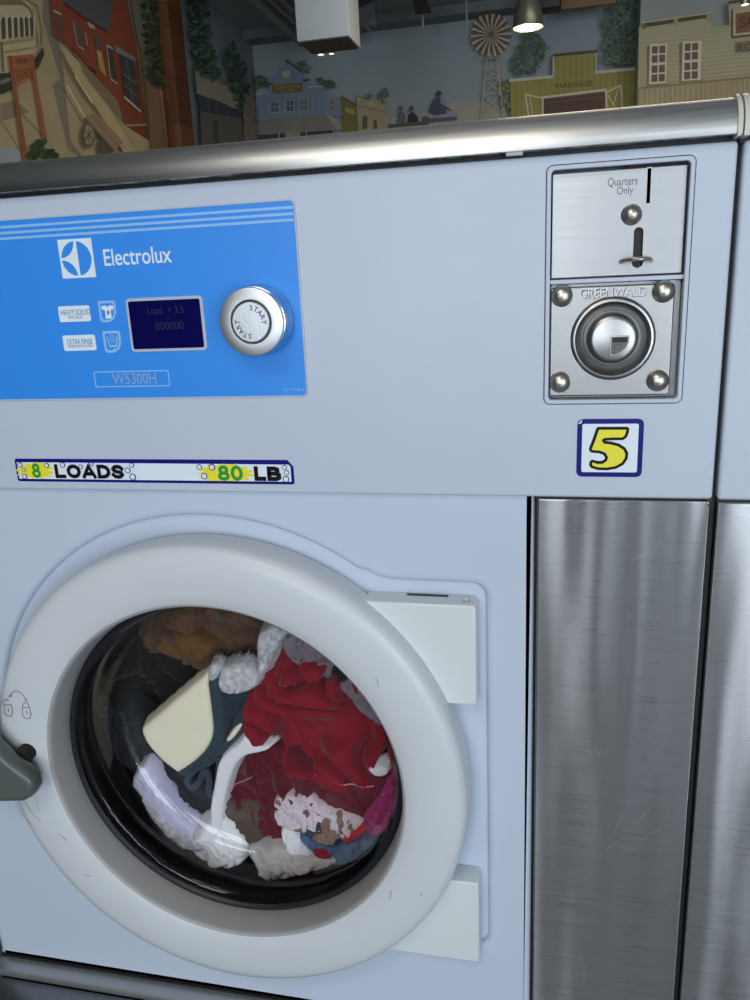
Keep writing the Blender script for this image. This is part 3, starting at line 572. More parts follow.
# lower panel with door recess
RX, RZ, RR = -.431, wz(-.622), .342
def recess_outline(g=0.0, n=80):
    """circle round the door running into the rounded hinge pocket"""
    xr, zt, zb, r = -.0765 - g, wz(-.357) - g, wz(-.884) + g, .018
    R = RR - g; pts = []
    a_t = math.asin((zt - RZ) / R) if abs(zt - RZ) < R else PI / 2
    a_b = math.asin((zb - RZ) / R)
    for k in range(n + 1):
        t = a_t + (2 * PI + a_b - a_t) * k / n
        if k in (0, n): continue
        pts.append((RX + R * math.cos(t), RZ + R * math.sin(t)))
    for k in range(7): t = -PI / 2 + PI / 2 * k / 6; pts.append((xr - r + r * math.cos(t), zb + r + r * math.sin(t)))
    for k in range(7): t = PI / 2 * k / 6; pts.append((xr - r + r * math.cos(t), zt - r + r * math.sin(t)))
    # fillet where the pocket's top edge meets the circle
    pc_ = (RX + R * math.cos(a_t), zt); pts.append((pc_[0] + .030, zt)); pts.append((pc_[0] + .018, zt + .0012)); pts.append((pc_[0] + .006, zt + .0045)); pts.append((pc_[0] - .008, zt + .0125)); 
    # drop circle points too close to the fillet
    first = [p for p in pts[:8] if p[0] > pc_[0] - .012 and p[1] < zt + .016]
    for p in first: pts.remove(p)
    for _ in range(2):
        pts = [q for i in range(len(pts)) for q in ((pts[i - 1][0] * .25 + pts[i][0] * .75, pts[i - 1][1] * .25 + pts[i][1] * .75), (pts[i][0] * .75 + pts[(i + 1) % len(pts)][0] * .25, pts[i][1] * .75 + pts[(i + 1) % len(pts)][1] * .25))]
    return pts
LX1 = -.0205; LZ0 = wz(-1.037)
plate('lower_panel', [rrect(X0, LZ0, LX1, MIDZ + .010, .003), recess_outline()], .0075, .040, PAINT2, wmch, .009)
pocket = plate('door_pocket', [rrect(-.80, wz(-1.0), -.06, wz(-.26)), circ(CX, CZ, .263, 96)], .0165, .0225, PAINT2, wmch)
# a raised bead that follows the recess edge
# column at right of the door
col = plate('side_panel', [rrect(-.0175, .02, X1 - .001, MIDZ - .003, .002)], .003, .03, STEEL, wmch, .0018)
box('panel_gap', (-.0215, .016, .02), (-.0172, .04, MIDZ - .002), BLACK, wmch)
for pts in ([(588, 746), (592, 757), (594, 748), (598, 757), (601, 750), (606, 757), (607, 752)], [(596, 745), (600, 756)], [(612, 835), (620, 822), (632, 800)], [(605, 850), (622, 838), (640, 818), (652, 806)], [(581, 956), (583, 978)], [(585, 962), (584, 984)], [(632, 560), (648, 552), (662, 540)], [(640, 840), (660, 828)]):
    bm = bmesh.new(); tube_bm(bm, smooth_path([(x, .0030, z) for x, z in pp(pts, .003)], 4), .00022, 5); bm_put('scratch', bm, mat('scratch_bright', (.60, .60, .62), .45, .8), col)
# neighbour
plate('upper_panel', [rrect(.1690, MIDZ - .001, 1.185, TOPZ, .004)], .001, .03, PAINT, nb, .0035)
plate('side_panel', [rrect(.1700, .02, 1.185, MIDZ - .004, .002)], .003, .03, STEEL, nb, .0018)
box('cabinet', (.1715, .45, .1), (1.183, .95, TOPZ - .004), PAINT2, nb)
box('fascia_gap', (.1695, .0055, MIDZ - .005), (1.18, .03, MIDZ + .001), BLACK, nb)
# top bullnose trim
def bull(r_add=0.0, n=18):
    cyy, czz, r = .016, wz(.1105), .0310 + r_add; P_ = [(.03, wz(.1085) - r_add)]
    P_ += [(cyy - r * .97, wz(.1085) - r_add)]
    for k in range(n + 1): t = PI - (PI / 2) * k / n; P_.append((cyy + r * math.cos(t), czz + .002 + r * math.sin(t)))
    P_ += [(.10, czz + .002 + r + .002), (.94, czz + .002 + r + .002), (.94, wz(.103)), (.03, wz(.103))] if r_add == 0 else [(.09, czz + .002 + r), (.09, czz - .01)]
    return P_
def extrude_x(name, prof, x0, x1, m, parent):
    bm = bmesh.new(); A = [bm.verts.new((x0, y, z)) for y, z in prof]; B = [bm.verts.new((x1, y, z)) for y, z in prof]; n = len(prof)
    bm.faces.new(A); bm.faces.new(B)
    for i in range(n): bm.faces.new((A[i], A[(i + 1) % n], B[(i + 1) % n], B[i]))
    return bm_put(name, bm, m, parent)
tt = extrude_x('top_trim', bull(), X0, .1600, STEEL_N, wmch)
extrude_x('end_cap', bull(.0026), .1595, .1625, CAPM, tt)
extrude_x('end_cap', bull(.0012), .1625, .1638, CAPM, tt)
t2 = extrude_x('top_trim', bull(), .1700, 1.185, STEEL_N, nb)
extrude_x('end_cap', bull(.0026), .1652, .1702, CAPM, t2)
box('trim_gap', (X0, .006, TOPZ - .002), (X1, .04, wz(.109)), BLACK, wmch)
box('trim_gap', (.166, .006, TOPZ - .002), (1.18, .04, wz(.109)), BLACK, nb)
tagm = pr(506, 153, 523, 157, -.004)
box('trim_clip', (tagm[0], -.008, wz(.1055)), (tagm[2], 0, wz(.1095)), CAPM, tt, .0008)
# rust where the four panels meet
for i, (dx, dz, s) in enumerate(((-.0045, 0, .0026), (-.007, .001, .0018), (-.0045, -.006, .0016))):
    bm = bmesh.new(); bmesh.ops.create_icosphere(bm, subdivisions=2, radius=s, matrix=Matrix.Translation((.1665 + dx, .0025, MIDZ - .0015 + dz)) @ Matrix.Diagonal((1, .5, .6, 1)))
    bm_put('rust_spot', bm, RUST, wmch)
# ledge under the door
ld = put('base_ledge', fill_mesh([rrect(X0 + .002, -.019, X1 - .002, .06, .006)], 0, .012, .002), mat('ledge_steel', (.46, .47, .48), .35, .7, var=.1, vscale=30), wmch)
ld.data.transform(Matrix.Rotation(PI / 2, 4, 'X')); ld.location = Vector(((X0 + X1) / 2, .0205, wz(-1.0455))) - wloc(wmch)
box('kick_panel', (X0 - .02, -.075, wz(-1.40)), (X1 - .002, -.0215, wz(-1.048)), mat('kick_steel', (.24, .245, .25), .34, .9, var=.15, vscale=15), wmch, .004)
box('base_gap', (X0, .0, wz(-1.4)), (LX1, .04, wz(-1.05)), BLACK, wmch)
box('ledge_seam', (X0 + .002, .006, wz(-1.0400)), (LX1, .012, wz(-1.0365)), BLACK, wmch)
# ---- control panel
cpx = (-.835, wz(-.1295), -.2762, wz(.0790))
cpl = plate('control_panel', [rrect(*cpx, .005)], -.0012, .002, BLUE, wmch)
plate('panel_border', [rrect(cpx[0] - .002, cpx[1] - .002, cpx[2] + .002, cpx[3] + .002, .007), rrect(cpx[0], cpx[1], cpx[2], cpx[3], .005)], -.0018, .002, SILVER, cpl, .0006)
for zz in (.0725, .0660, .0598):
    plate('stripe', [rrect(cpx[0], wz(zz - .0016), cpx[2] - .0008, wz(zz + .0012))], -.0016, -.0010, BLUE_L, cpl)
# emblem: white tile with blue segments
ex0, ez0, ex1, ez1 = pr(58, 240, 97, 277)
em = plate('emblem', [rrect(ex0, ez0, ex1, ez1)], -.0018, -.0010, WHITE, cpl)
ecx, ecz, er = (ex0 + ex1) / 2, (ez0 + ez1) / 2, (ex1 - ex0) * .44
def arc(a0, a1, n=24): return [(math.cos(a0 + (a1 - a0) * k / n), math.sin(a0 + (a1 - a0) * k / n)) for k in range(n + 1)]
up = arc(math.radians(93), math.radians(176), 20) + [(-.80, .09), (-.52, .20), (-.30, .38), (-.15, .62), (-.08, .85)]
dn = [(x, -z) for x, z in up][::-1]
rt = arc(math.radians(-83), math.radians(83), 28)
for sg in (up, dn, rt): plate('emblem_segment', [[(ecx + er * x, ecz + er * z) for x, z in sg]], -.0023, -.0017, BLUE, em, smooth=False)
def serif_text(name, s, px0, py0, px1, py1, m, parent): return text(name, s, px0, py0, px1, py1, m, parent, Y=-.0012, lift=.0008, bold=.008)
serif_text('brand_lettering', 'Electrolux', 103, 249.5, 172.5, 262.5, WHITE, cpl)
# display
dx0, dz0, dx1, dz1 = pr(126, 298.5, 208.5, 350)
ds = plate('display_frame', [rrect(dx0, dz0, dx1, dz1, .005)], -.0028, -.001, SILVER, cpl, .0008)
plate('display_screen', [rrect(dx0 + .0035, dz0 + .0035, dx1 - .0035, dz1 - .0035, .002)], -.0034, -.002, NAVY2, ds)
text('display_text', 'Load  + 3.5', 147, 307, 184, 313, LCD, ds, Y=-.0033, lift=.0004)
text('display_text', '000000', 155, 322, 184, 329, LCD, ds, Y=-.0033, lift=.0004)
# buttons and their captions
for (bx0, by0, bx1, by1, kind) in ((98.5, 301, 118.5, 322, 0), (103, 331, 123.5, 352.5, 1)):
    x0, z0, x1, z1 = pr(bx0, by0, bx1, by1); w_, h_ = x1 - x0, z1 - z0
    sh_ = [(x0, z1), (x0, z0 + .003), (x0 + .003, z0), (x0 + w_ * .55, z0), (x0 + w_ * .85, z0 + h_ * .16), (x1, z0 + h_ * .45), (x1, z1 - .002), (x1 - .002, z1)]
    cxx, czz = (x0 + x1) / 2, (z0 + z1) / 2
    bb = plate('button', [sh_, [(cxx + (x - cxx) * .74, czz + (z - czz) * .74) for x, z in sh_]], -.0024, -.001, BLUE_L, cpl, .0004)
    def q(pts): return [(x0 + u * w_, z0 + v * h_) for u, v in pts]
    if kind == 0:
        plate('shirt_icon', [q([(.34, .18), (.70, .18), (.68, .56), (.84, .60), (.88, .74), (.66, .80), (.58, .72), (.46, .72), (.38, .80), (.16, .74), (.20, .60), (.36, .56)])], -.0022, -.001, WHITE, bb, smooth=False)
        plate('stain_icon', [q([(.48, .34), (.60, .40), (.62, .5), (.54, .58), (.46, .48)])], -.0026, -.0021, INK, bb, smooth=False)
    else:
        plate('tub_icon', [q([(.20, .74), (.28, .74), (.36, .36), (.68, .36), (.76, .76), (.84, .76), (.74, .26), (.30, .26)])], -.0022, -.001, BLUE_L, bb, smooth=False)
        for v in (.5, .62, .74): plate('water_line', [q([(.38, v), (.66, v), (.66, v + .05), (.38, v + .05)])], -.0022, -.001, BLUE_L, bb, smooth=False)
        plate('drop_icon', [q([(.48, .10), (.60, .10), (.54, .20)])], -.0022, -.001, WHITE, bb, smooth=False)
for (r_, l1, l2) in (((58.5, 306.5, 92, 321), ('HEAVY SOILED', 60.5, 310.0, 90.5, 314.3), ('MUY SUCIO', 68.5, 315.8, 83, 318.4)), ((63, 335.5, 97.5, 350), ('EXTRA RINSE', 67, 339.3, 93, 343.8), ('ENJUAGUE EXTRA', 68.5, 345, 93.5, 347.6))):
    lab = plate('button_caption', [rrect(*pr(*r_), .002)], -.0017, -.001, WHITE, cpl)
    for s_, *bx in (l1, l2): text('caption_text', s_, *bx, INK, lab, Y=-.0016, lift=.0004)
mx = pr(94, 371.5, 171, 386)
mbg = plate('model_badge', [rrect(*mx, .0025), rrect(mx[0] + .0013, mx[1] + .0013, mx[2] - .0013, mx[3] - .0013, .0016)], -.0017, -.001, BLUE_L, cpl)
text('model_text', 'W5300H', 112, 373.5, 157, 383.5, mat('model_grey', (.30, .42, .62), .4), cpl, Y=-.0012, lift=.0006, bold=.006)
text('part_number', '472 97 97 86-02', 283.5, 388.6, 305, 391, BLUE_L, cpl, Y=-.0012, lift=.0005, bold=.01)
# ---- start knob
kx, kz = -.3226, wz(-.0441)
kn = lathe('start_knob', [(.0001, -.001), (.0376, -.001), (.0378, -.004), (.0372, -.020), (.0366, -.0325), (.0366, -.0335), (.0360, -.0352), (.0352, -.0356), (.0240, -.0356), (.0234, -.0350), (.0232, -.0330), (.0218, -.0328)], (kx, 0, kz), KNOBM, wmch, n=96)
for k in range(0): pass
lathe('knob_button', [(.0214, -.030), (.0214, -.0352), (.0205, -.0362), (.0001, -.0364)], (kx, 0, kz), mat('knob_button_metal', (.80, .83, .86), .42, .8, bump=.1, bscale=400), kn, n=72)
lathe('knob_skirt', [(.0379, -.0015), (.0382, -.003), (.0376, -.008), (.0372, -.030), (.0360, -.0305)], (kx, 0, kz), mat('knob_side', (.55, .58, .62), .14, 1.0), kn, n=96)
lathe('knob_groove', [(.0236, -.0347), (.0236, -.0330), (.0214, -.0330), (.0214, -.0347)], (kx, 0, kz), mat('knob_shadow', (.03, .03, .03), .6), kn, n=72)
def knob_text(a_mid, flip):
    ms = []
    for i, ch in enumerate('START'):
        cu = bpy.data.curves.new('t', 'FONT'); cu.body = ch; cu.align_x = 'CENTER'; cu.size = .0078; cu.extrude = .0002; cu.offset = .0001
        me = curve_mesh(cu); ang = a_mid - math.radians(21) * (i - 2); r0 = .0125
        # glyph baseline at radius r0, growing outwards
        Mx = Matrix.Translation((kx, -.0366, kz)) @ Matrix.Rotation(-(ang - PI / 2), 4, 'Y') @ Matrix.Translation((0, 0, r0)) @ Matrix.Rotation(PI / 2, 4, 'X')
        me.transform(Mx); ms.append((me, 0))
    return join_meshes(ms)
put('knob_lettering', knob_text(math.radians(40), 0), ENGR, kn, smooth=False)
put('knob_lettering', knob_text(math.radians(220), 0), ENGR, kn, smooth=False)
# ---- coin slot plate
up_ = (cr[0] + .002, zd + .003, cr[2] - .0022, cr[3] - .0035)
YP = .008
sl = pp([(646, 168.5), (649, 168.5), (651.5, 203), (648.5, 203)], YP); sx = sum(p[0] for p in sl) / 4; sz0, sz1 = min(p[1] for p in sl), max(p[1] for p in sl)
kh0, kh1 = at(636, 229, YP), at(640, 266, YP); khx = (kh0.x + kh1.x) / 2
keyh = circ(khx, kh0.z - .003, .0046, 16, 0, PI) + [(khx - .0046, kh0.z - .003)] + [(khx - .0046, kh1.z + .006), (khx - .0058, kh1.z + .004), (khx - .0045, kh1.z), (khx, kh1.z - .002), (khx + .0045, kh1.z), (khx + .0058, kh1.z + .004), (khx + .0046, kh1.z + .006)]
csp = plate('coin_slot_plate', [rrect(*up_, .001), rrect(sx - .0016, sz0, sx + .0016, sz1), keyh], YP, YP + .003, STEEL_C, wmch, .0006)
box('slot_backing', (sx - .02, YP + .004, kh1.z - .01), (sx + .02, YP + .006, sz1 + .005), BLACK, csp)
plate('slot_edge', [rrect(sx - .0026, sz0 - .001, sx + .0026, sz1 + .001, .0005), rrect(sx - .0017, sz0, sx + .0017, sz1)], YP - .0004, YP + .001, STEEL_P, csp)
plate('slot_edge', [[(khx + (x - khx) * 1.28, (kh0.z + kh1.z) / 2 + (z - (kh0.z + kh1.z) / 2) * 1.05) for x, z in keyh], keyh], YP - .0004, YP + .001, STEEL_P, csp)
text('slot_lettering', 'Quarters', 608, 178, 637.5, 186, ENGR, csp, Y=YP, lift=.0004); text('slot_lettering', 'Only', 617, 187, 633, 196, ENGR, csp, Y=YP, lift=.0004)
rv = at(632, 214.5, YP - .004)
lathe('rivet', [(.0108, .004), (.0108, .002), (.0098, -.002), (.0070, -.0055), (.0035, -.0075), (.0001, -.008)], (rv.x, YP, rv.z), DARKM, csp, n=40)
# coin return lever: a bent wire loop
lv = at(637, 261, YP - .01)
lp = [Vector((lv.x + .0148 * math.cos(t), YP - .001 - .017 * math.sin(t), lv.z + .002 * math.sin(t))) for t in [PI * k / 18 for k in range(19)]]
tube('return_lever', lp, .0022, DARKM, csp, 10)
# ---- coin lock plate
lo_pl = (cr[0] + .0015, cr[1] + .0035, .1155, zd - .0065); YQ = .006
bcx, bcz = .0570, wz(-.0765)
clp = plate('coin_lock_plate', [rrect(*lo_pl, .003), circ(bcx, bcz, .0415, 72)], YQ, YQ + .006, STEEL_P, wmch, .0015)
plate('lower_tray', [rrect(cr[0] + .0012, cr[1] + .0005, cr[2] - .001, zd - .004, .003)], .0185, .024, STEEL_P, coin)
EMB = mat('embossed_steel', (.42, .41, .40), .32, 1.0)
text('lettering_and_shadow', 'GREENWALD', 580.5, 289, 646.5, 296.6, mat('embossed_shadow', (.06, .06, .06), .5, .6), clp, Y=YQ, lift=.0003, bold=.03)  # dark offset copy painted as the shadow of the raised letters
text('lettering_and_shadow', 'GREENWALD', 580, 288.5, 646, 296, EMB, clp, Y=YQ, lift=.0008)
bcx, bcz = .0570, wz(-.0765)
lathe('lock_boss', [(.0428, .0008), (.0418, -.0016), (.0400, -.0028), (.0380, -.0028), (.0360, -.0010), (.0335, .0050), (.0310, .0105), (.0285, .0120), (.0268, .0105), (.0256, .0040), (.0250, -.0020), (.0240, -.0048), (.0222, -.0060), (.0195, -.0066), (.0001, -.0070)], (bcx, YQ, bcz), mat('boss_steel', (.36, .355, .35), .30, 1.0), clp, n=96)
k0 = at(611.5, 337, YQ - .0085)
kq = [(0, 0), (.0170, 0), (.0168, -.005), (.0145, -.0105), (.0095, -.0155), (.0040, -.0180), (0, -.0180)]
plate('keyhole_rim', [[(k0.x - .001 + u * 1.12, k0.z + .001 + v * 1.12) for u, v in kq]], YQ - .0080, YQ - .0066, EMB, clp, .0004)
plate('keyhole', [[(k0.x + u, k0.z + v) for u, v in kq]], YQ - .0084, YQ - .0075, mat('keyhole_brass', (.12, .115, .10), .5, .8, var=.4, vscale=300), clp)
plate('keyway', [[(k0.x + .001, k0.z - .001), (k0.x + .0155, k0.z - .001), (k0.x + .015, k0.z - .0055), (k0.x + .001, k0.z - .0055)]], YQ - .0088, YQ - .0082, BLACK, clp)
for (bx, by) in ((562, 296), (664, 291.5), (560, 382.5), (658, 381)):
    bq = at(bx, by, YQ - .004); lathe('bolt', [(.0112, 0), (.0112, -.0012), (.0104, -.0045), (.0078, -.0075), (.0040, -.0092), (.0001, -.0097)], (bq.x, YQ, bq.z), DARKM, clp, n=40)
# ---- number sticker
sx0, sz0, sx1, sz1 = pr(577.5, 419, 641.5, 477); s_ = sx1 - sx0
st5 = plate('number_sticker', [[(sx0 + .005, sz1)] + rrect(sx0, sz0, sx1, sz1, .006)[7:14] + [(sx0 + .005, sz1), (sx0, sz1 - .006)] + rrect(sx0, sz0, sx1, sz1, .006)[21:] + rrect(sx0, sz0, sx1, sz1, .006)[:7]] if False else [rrect(sx0, sz0, sx1, sz1, .006)], -.0006, .0, NAVY, wmch)
plate('sticker_field', [rrect(sx0 + .0052, sz0 + .0052, sx1 - .0052, sz1 - .0052, .002)], -.0010, -.0004, STW, st5)
plate('peeled_corner', [[(sx0 + .0005, sz1 - .0050), (sx0 + .0050, sz1 - .0002), (sx0 + .0040, sz1 - .0045)]], -.0016, -.0006, STW, st5, smooth=False)
five = [(290, 170), (500, 170), (511, 176), (508, 200), (495, 235), (470, 254), (400, 254), (335, 258), (325, 264), (335, 275), (380, 280), (440, 295), (485, 325), (503, 360), (498, 400), (470, 440), (420, 468), (350, 480), (280, 477), (235, 462), (226, 445), (230, 425), (242, 415), (280, 426), (315, 426), (340, 410), (346, 390), (330, 365), (295, 352), (240, 348), (226, 338), (226, 322), (250, 262), (275, 190), (281, 175)]
def five_xz(s=1.0): return [((lambda v: (v.x, v.z))(at(560 + 100 * u / 750, 405 + 100 * v / 750, 0))) for u, v in five]
fo = five_xz(); fm_c = (sum(p[0] for p in fo) / len(fo), sum(p[1] for p in fo) / len(fo))
def inset(poly, d):
    out = []; n = len(poly); ar = sum(poly[i][0] * poly[(i + 1) % n][1] - poly[(i + 1) % n][0] * poly[i][1] for i in range(n)); sg = 1 if ar > 0 else -1
    for i in range(n):
        a_, b_, c_ = Vector(poly[i - 1]), Vector(poly[i]), Vector(poly[(i + 1) % n]); e1 = (b_ - a_).normalized(); e2 = (c_ - b_).normalized()
        n_ = Vector((-(e1.y + e2.y), e1.x + e2.x)) * sg
        if n_.length < 1e-6: n_ = Vector((-e1.y, e1.x)) * sg
        n_.normalize(); out.append(tuple(b_ + n_ * d))
    return out
plate('numeral_outline', [inset(fo, -.0012)], -.0014, -.0009, STK, st5, smooth=False)
plate('numeral_five', [inset(fo, .0020)], -.0018, -.0013, STY, st5, smooth=False)
# ---- load sticker
GL = dict(L=[([(0, 1), (0, 0), (1, 0)], 0)], O=[('E', 0, 1)], A=[([(0, 0), (.5, 1), (1, 0)], 0), ([(.2, .28), (.8, .28)], 0)],
    D=[([(0, 0), (0, 1), (.45, 1), (.8, .9), (1, .65), (1, .35), (.8, .1), (.45, 0)], 1)],
    S=[([(.98, .8), (.8, .95), (.5, 1), (.2, .95), (.02, .76), (.15, .58), (.5, .5), (.85, .42), (1, .23), (.8, .05), (.5, 0), (.2, .04), (.0, .2)], 0)],
    B=[([(0, 0), (0, 1), (.6, 1), (.86, .9), (.86, .64), (.6, .52), (.01, .52)], 0), ([(.3, .52), (.7, .52), (1, .4), (1, .12), (.7, 0), (0, 0)], 0)])
GL['0'] = [('E', 0, 1)]; GL['8'] = [('E', .5, 1), ('E', 0, .5)]
def stroke_word(s, x0, x1, z0, z1, yf, th, gap):
    kk = [0]; bm = bmesh.new(); wd = {'L': .85, 'D': 1.0, 'O': 1.1, 'A': 1.1, 'S': .95, 'B': 1.0, '8': .95, '0': .95}; tot = sum(wd[c] for c in s) + gap * (len(s) - 1); u = (x1 - x0) / tot; x = x0
    for c in s:
        w = wd[c] * u; bx0, bx1, bz0, bz1 = x + th / 2, x + w - th / 2, z0 + th / 2, z1 - th / 2
        for st in GL[c]:
            if st[0] == 'E':
                inset_ = .08 * w if st[1] == .5 else 0; za, zb = bz0 + (bz1 - bz0) * st[1], bz0 + (bz1 - bz0) * st[2]; cl = True
                P_ = [((bx0 + bx1) / 2 + ((bx1 - bx0) / 2 - inset_) * math.cos(2 * PI * k / 28), (za + zb) / 2 + (zb - za) / 2 * math.sin(2 * PI * k / 28)) for k in range(28)]
            else: P_ = [(bx0 + (bx1 - bx0) * a_, bz0 + (bz1 - bz0) * b_) for a_, b_ in st[0]]; cl = bool(st[1])
            n = len(P_); Ls, Rs = [], []; kk[0] += 1; yk = yf - kk[0] * .00004
            for i in range(n):
                p_ = Vector(P_[i]); e1 = (p_ - Vector(P_[i - 1])).normalized() if (i > 0 or cl) else None; e2 = (Vector(P_[(i + 1) % n]) - p_).normalized() if (i < n - 1 or cl) else None
                e1 = e1 or e2; e2 = e2 or e1; n1 = Vector((-e1.y, e1.x)); n2 = Vector((-e2.y, e2.x)); m_ = (n1 + n2).normalized(); k_ = min(1 / max(m_.dot(n1), .3), 1.7) * th / 2
                ext = Vector((0, 0)) if cl or 0 < i < n - 1 else (e2 * -th / 2 if i == 0 else e1 * th / 2)
                Ls.append(bm.verts.new((p_.x + m_.x * k_ + ext.x, yk, p_.y + m_.y * k_ + ext.y))); Rs.append(bm.verts.new((p_.x - m_.x * k_ + ext.x, yk, p_.y - m_.y * k_ + ext.y)))
            for i in range(n if cl else n - 1): bm.faces.new((Ls[i], Ls[(i + 1) % n], Rs[(i + 1) % n], Rs[i]))
        x += w + gap * u
    return bm
la, lb_, lc, ld_ = at(15.5, 458.5, 0), at(289, 460, 0), at(295, 485, 0), at(20, 481, 0)
ltop, lbot = (la.z + lb_.z) / 2, (lc.z + ld_.z) / 2 + .0003
lx0, lx1 = at(16.5, 470, 0).x, at(294, 474, 0).x
ls = plate('load_sticker', [[(lx0 + .002, lbot), (lx1 - .002, lbot), (lx1, lbot + .002), (lx1, ltop - .008), (lx1 - .007, ltop), (lx0 + .002, ltop), (lx0, ltop - .002), (lx0, lbot + .002)]], -.0006, 0, NAVY, wmch)
plate('sticker_field', [[(lx0 + .003, lbot + .0035), (lx1 - .0035, lbot + .0035), (lx1 - .0035, ltop - .008), (lx1 - .006, ltop - .0055), (lx0 + .003, ltop - .0045)]], -.001, -.0005, STW, ls)
def splash(cx, cy, w, h, seed, n=26):
    rnd = random.Random(seed); out = []
    for k in range(n):
        t = 2 * PI * k / n; r = 1.0 if k % 2 else rnd.uniform(.55, .8); out.append((cx + w * r * math.cos(t), cy + h * r * math.sin(t)))
    zlo, zhi = lbot + .0037, ltop - .0047
    return [(x, min(max(z, zlo), zhi)) for x, z in pp(out)]
plate('yellow_splash', [splash(36, 470, 21, 10.5, 1)], -.0013, -.0008, STY, ls, smooth=False)
plate('yellow_splash', [splash(226, 473, 32, 11, 5)], -.0013, -.0008, STY, ls, smooth=False)
for s_t, bx, m_, th_ in (('8', (31.5, 463, 42.5, 477.5), STG, .0036), ('LOADS', (54.5, 464, 125.5, 478.5), STK, .0047), ('80', (217.5, 465, 244, 480.5), STG, .0042), ('LB', (254, 466, 282, 480.8), STK, .0052)):
    x0, z0, x1, z1 = pr(*bx, 0); bm_put('sticker_lettering', stroke_word(s_t, x0, x1, z0, z1, -.0018, th_, .10), m_, ls, smooth=False)
for i, (bx, by, br) in enumerate(((21, 464.5, 2.9), (25, 469.5, 2.0), (25.5, 476, 2.9), (47.5, 465, 2.7), (63.5, 464.5, 2.9), (81.5, 466.3, 2.3), (92, 463.5, 2.6), (132.5, 464.8, 2.6), (128.5, 470, 3.1), (133.5, 476.5, 3.6), (200, 466.8, 2.9), (212.5, 466.8, 3.4), (205, 475.8, 3.3), (285, 467, 2.4), (287, 472.3, 2.6), (286.5, 478.8, 3.3))):
    c = at(bx, by, 0); r = br * .00118
    bb = plate('bubble', [circ(c.x, c.z, r, 24), circ(c.x, c.z, r * .78, 24)], -.0024, -.0016, NAVY, ls, smooth=False)
    if i not in (6,): plate('bubble_fill', [circ(c.x, c.z, r * .8, 24)], -.0021, -.0016, STW, bb, smooth=False)

# ------------------------------------------------------------------ door
door = lathe('door', [(.264, .0155), (.2500, .010), (.2480, -.020), (.2490, -.0350), (.2502, -.0380), (.2550, -.0405), (.268, -.0435), (.288, -.0444), (.306, -.0430), (.3165, -.0405), (.3230, -.0365), (.3255, -.0310), (.3265, -.018), (.3270, -.002), (.3255, .008), (.318, .0155), (.264, .0155)], (CX, 0, CZ), DOORP, wmch, n=180)
lathe('door_inner_ring', [(.2500, .008), (.2412, .006), (.2412, .002), (.2425, -.018), (.2446, -.0320), (.2456, -.0356), (.2470, -.0378), (.2490, -.0388), (.2505, -.0380), (.2500, .008)], (CX, 0, CZ), mat('door_inner_grey', (.40, .40, .40), .4, var=.04, vscale=20), door, n=180)
lathe('door_gasket', [(.2430, .014), (.2400, .004), (.2395, -.001), (.2370, -.0022), (.2340, -.0016), (.2318, .001), (.2335, .004), (.2450, .0095), (.2640, .0185), (.2880, .0320), (.2900, .0365), (.2750, .0330), (.2600, .0225), (.2430, .014)], (CX, 0, CZ), RUBBER, door, n=160)
bowl = [(.2335, .006), (.2335, .010), (.2270, .014), (.2240, .040), (.2220, .060), (.2170, .074), (.2070, .0845), (.192, .0900), (.160, .0930), (.08, .0945), (.0001, .095),
        (.0001, .0915), (.08, .091), (.158, .0895), (.189, .0865), (.2030, .0815), (.2130, .0715), (.2180, .058), (.2200, .040), (.2230, .012), (.2270, .007), (.2335, .006)]
lathe('glass_bowl', bowl, (CX, 0, CZ), GLASS, door, n=140, angle=60)
# hinge covers, trimmed to the door's edge
YH = -.015
def hinge(pt, pb):
    a_, b_ = at(*pt, YH), at(*pb, YH); xr_, z_hi, z_lo = (a_.x + b_.x) / 2, a_.z, b_.z; R = .3262
    def xa(z): return CX + math.sqrt(max(R * R - (z - CZ) ** 2, 1e-4))
    pts = []
    n = 14
    for k in range(n + 1): z = z_hi + (z_lo - z_hi) * k / n; pts.append((xa(z), z))
    pts += [(xr_ - .003, z_lo), (xr_, z_lo + .003), (xr_, z_hi - .003), (xr_ - .003, z_hi)]
    return plate('hinge_cover', [pts], YH, .017, HINGEP, door, .0025), xr_, z_hi
h1, hx, hz1 = hinge((475, 606), (477.5, 706)); h2, _, _ = hinge((479.5, 884), (478.5, 963))
hs = at(464, 603, -.02)
lathe('hinge_screw', [(.0055, 0), (.0055, .001), (.0035, .001), (.003, -.001), (.0001, -.001)], (hx - .012, -.002, hz1 - .0002), DARKM, h1, 'Z', 20)
box('hinge_slot', (hx - .085, .008, hz1 - .001), (hx - .035, .012, hz1 + .0008), BLACK, h1)
# handle
hp = pp([(-46, 712), (-22, 724), (0, 744), (12, 756), (28, 768), (37, 777), (39, 786), (36, 793), (28, 797.5), (0, 798), (-26, 794), (-46, 778), (-56, 745)], -.072)
hd = plate('door_handle', [hp], -.085, -.058, HANDLE, door, .009)
pv = at(19, 758, -.060); lathe('handle_pivot', [(.0125, 0.004), (.0125, -.016), (.0001, -.016)], (pv.x + .002, -.044, pv.z), mat('pivot_black', (.006, .006, .006), .7), door, n=32)
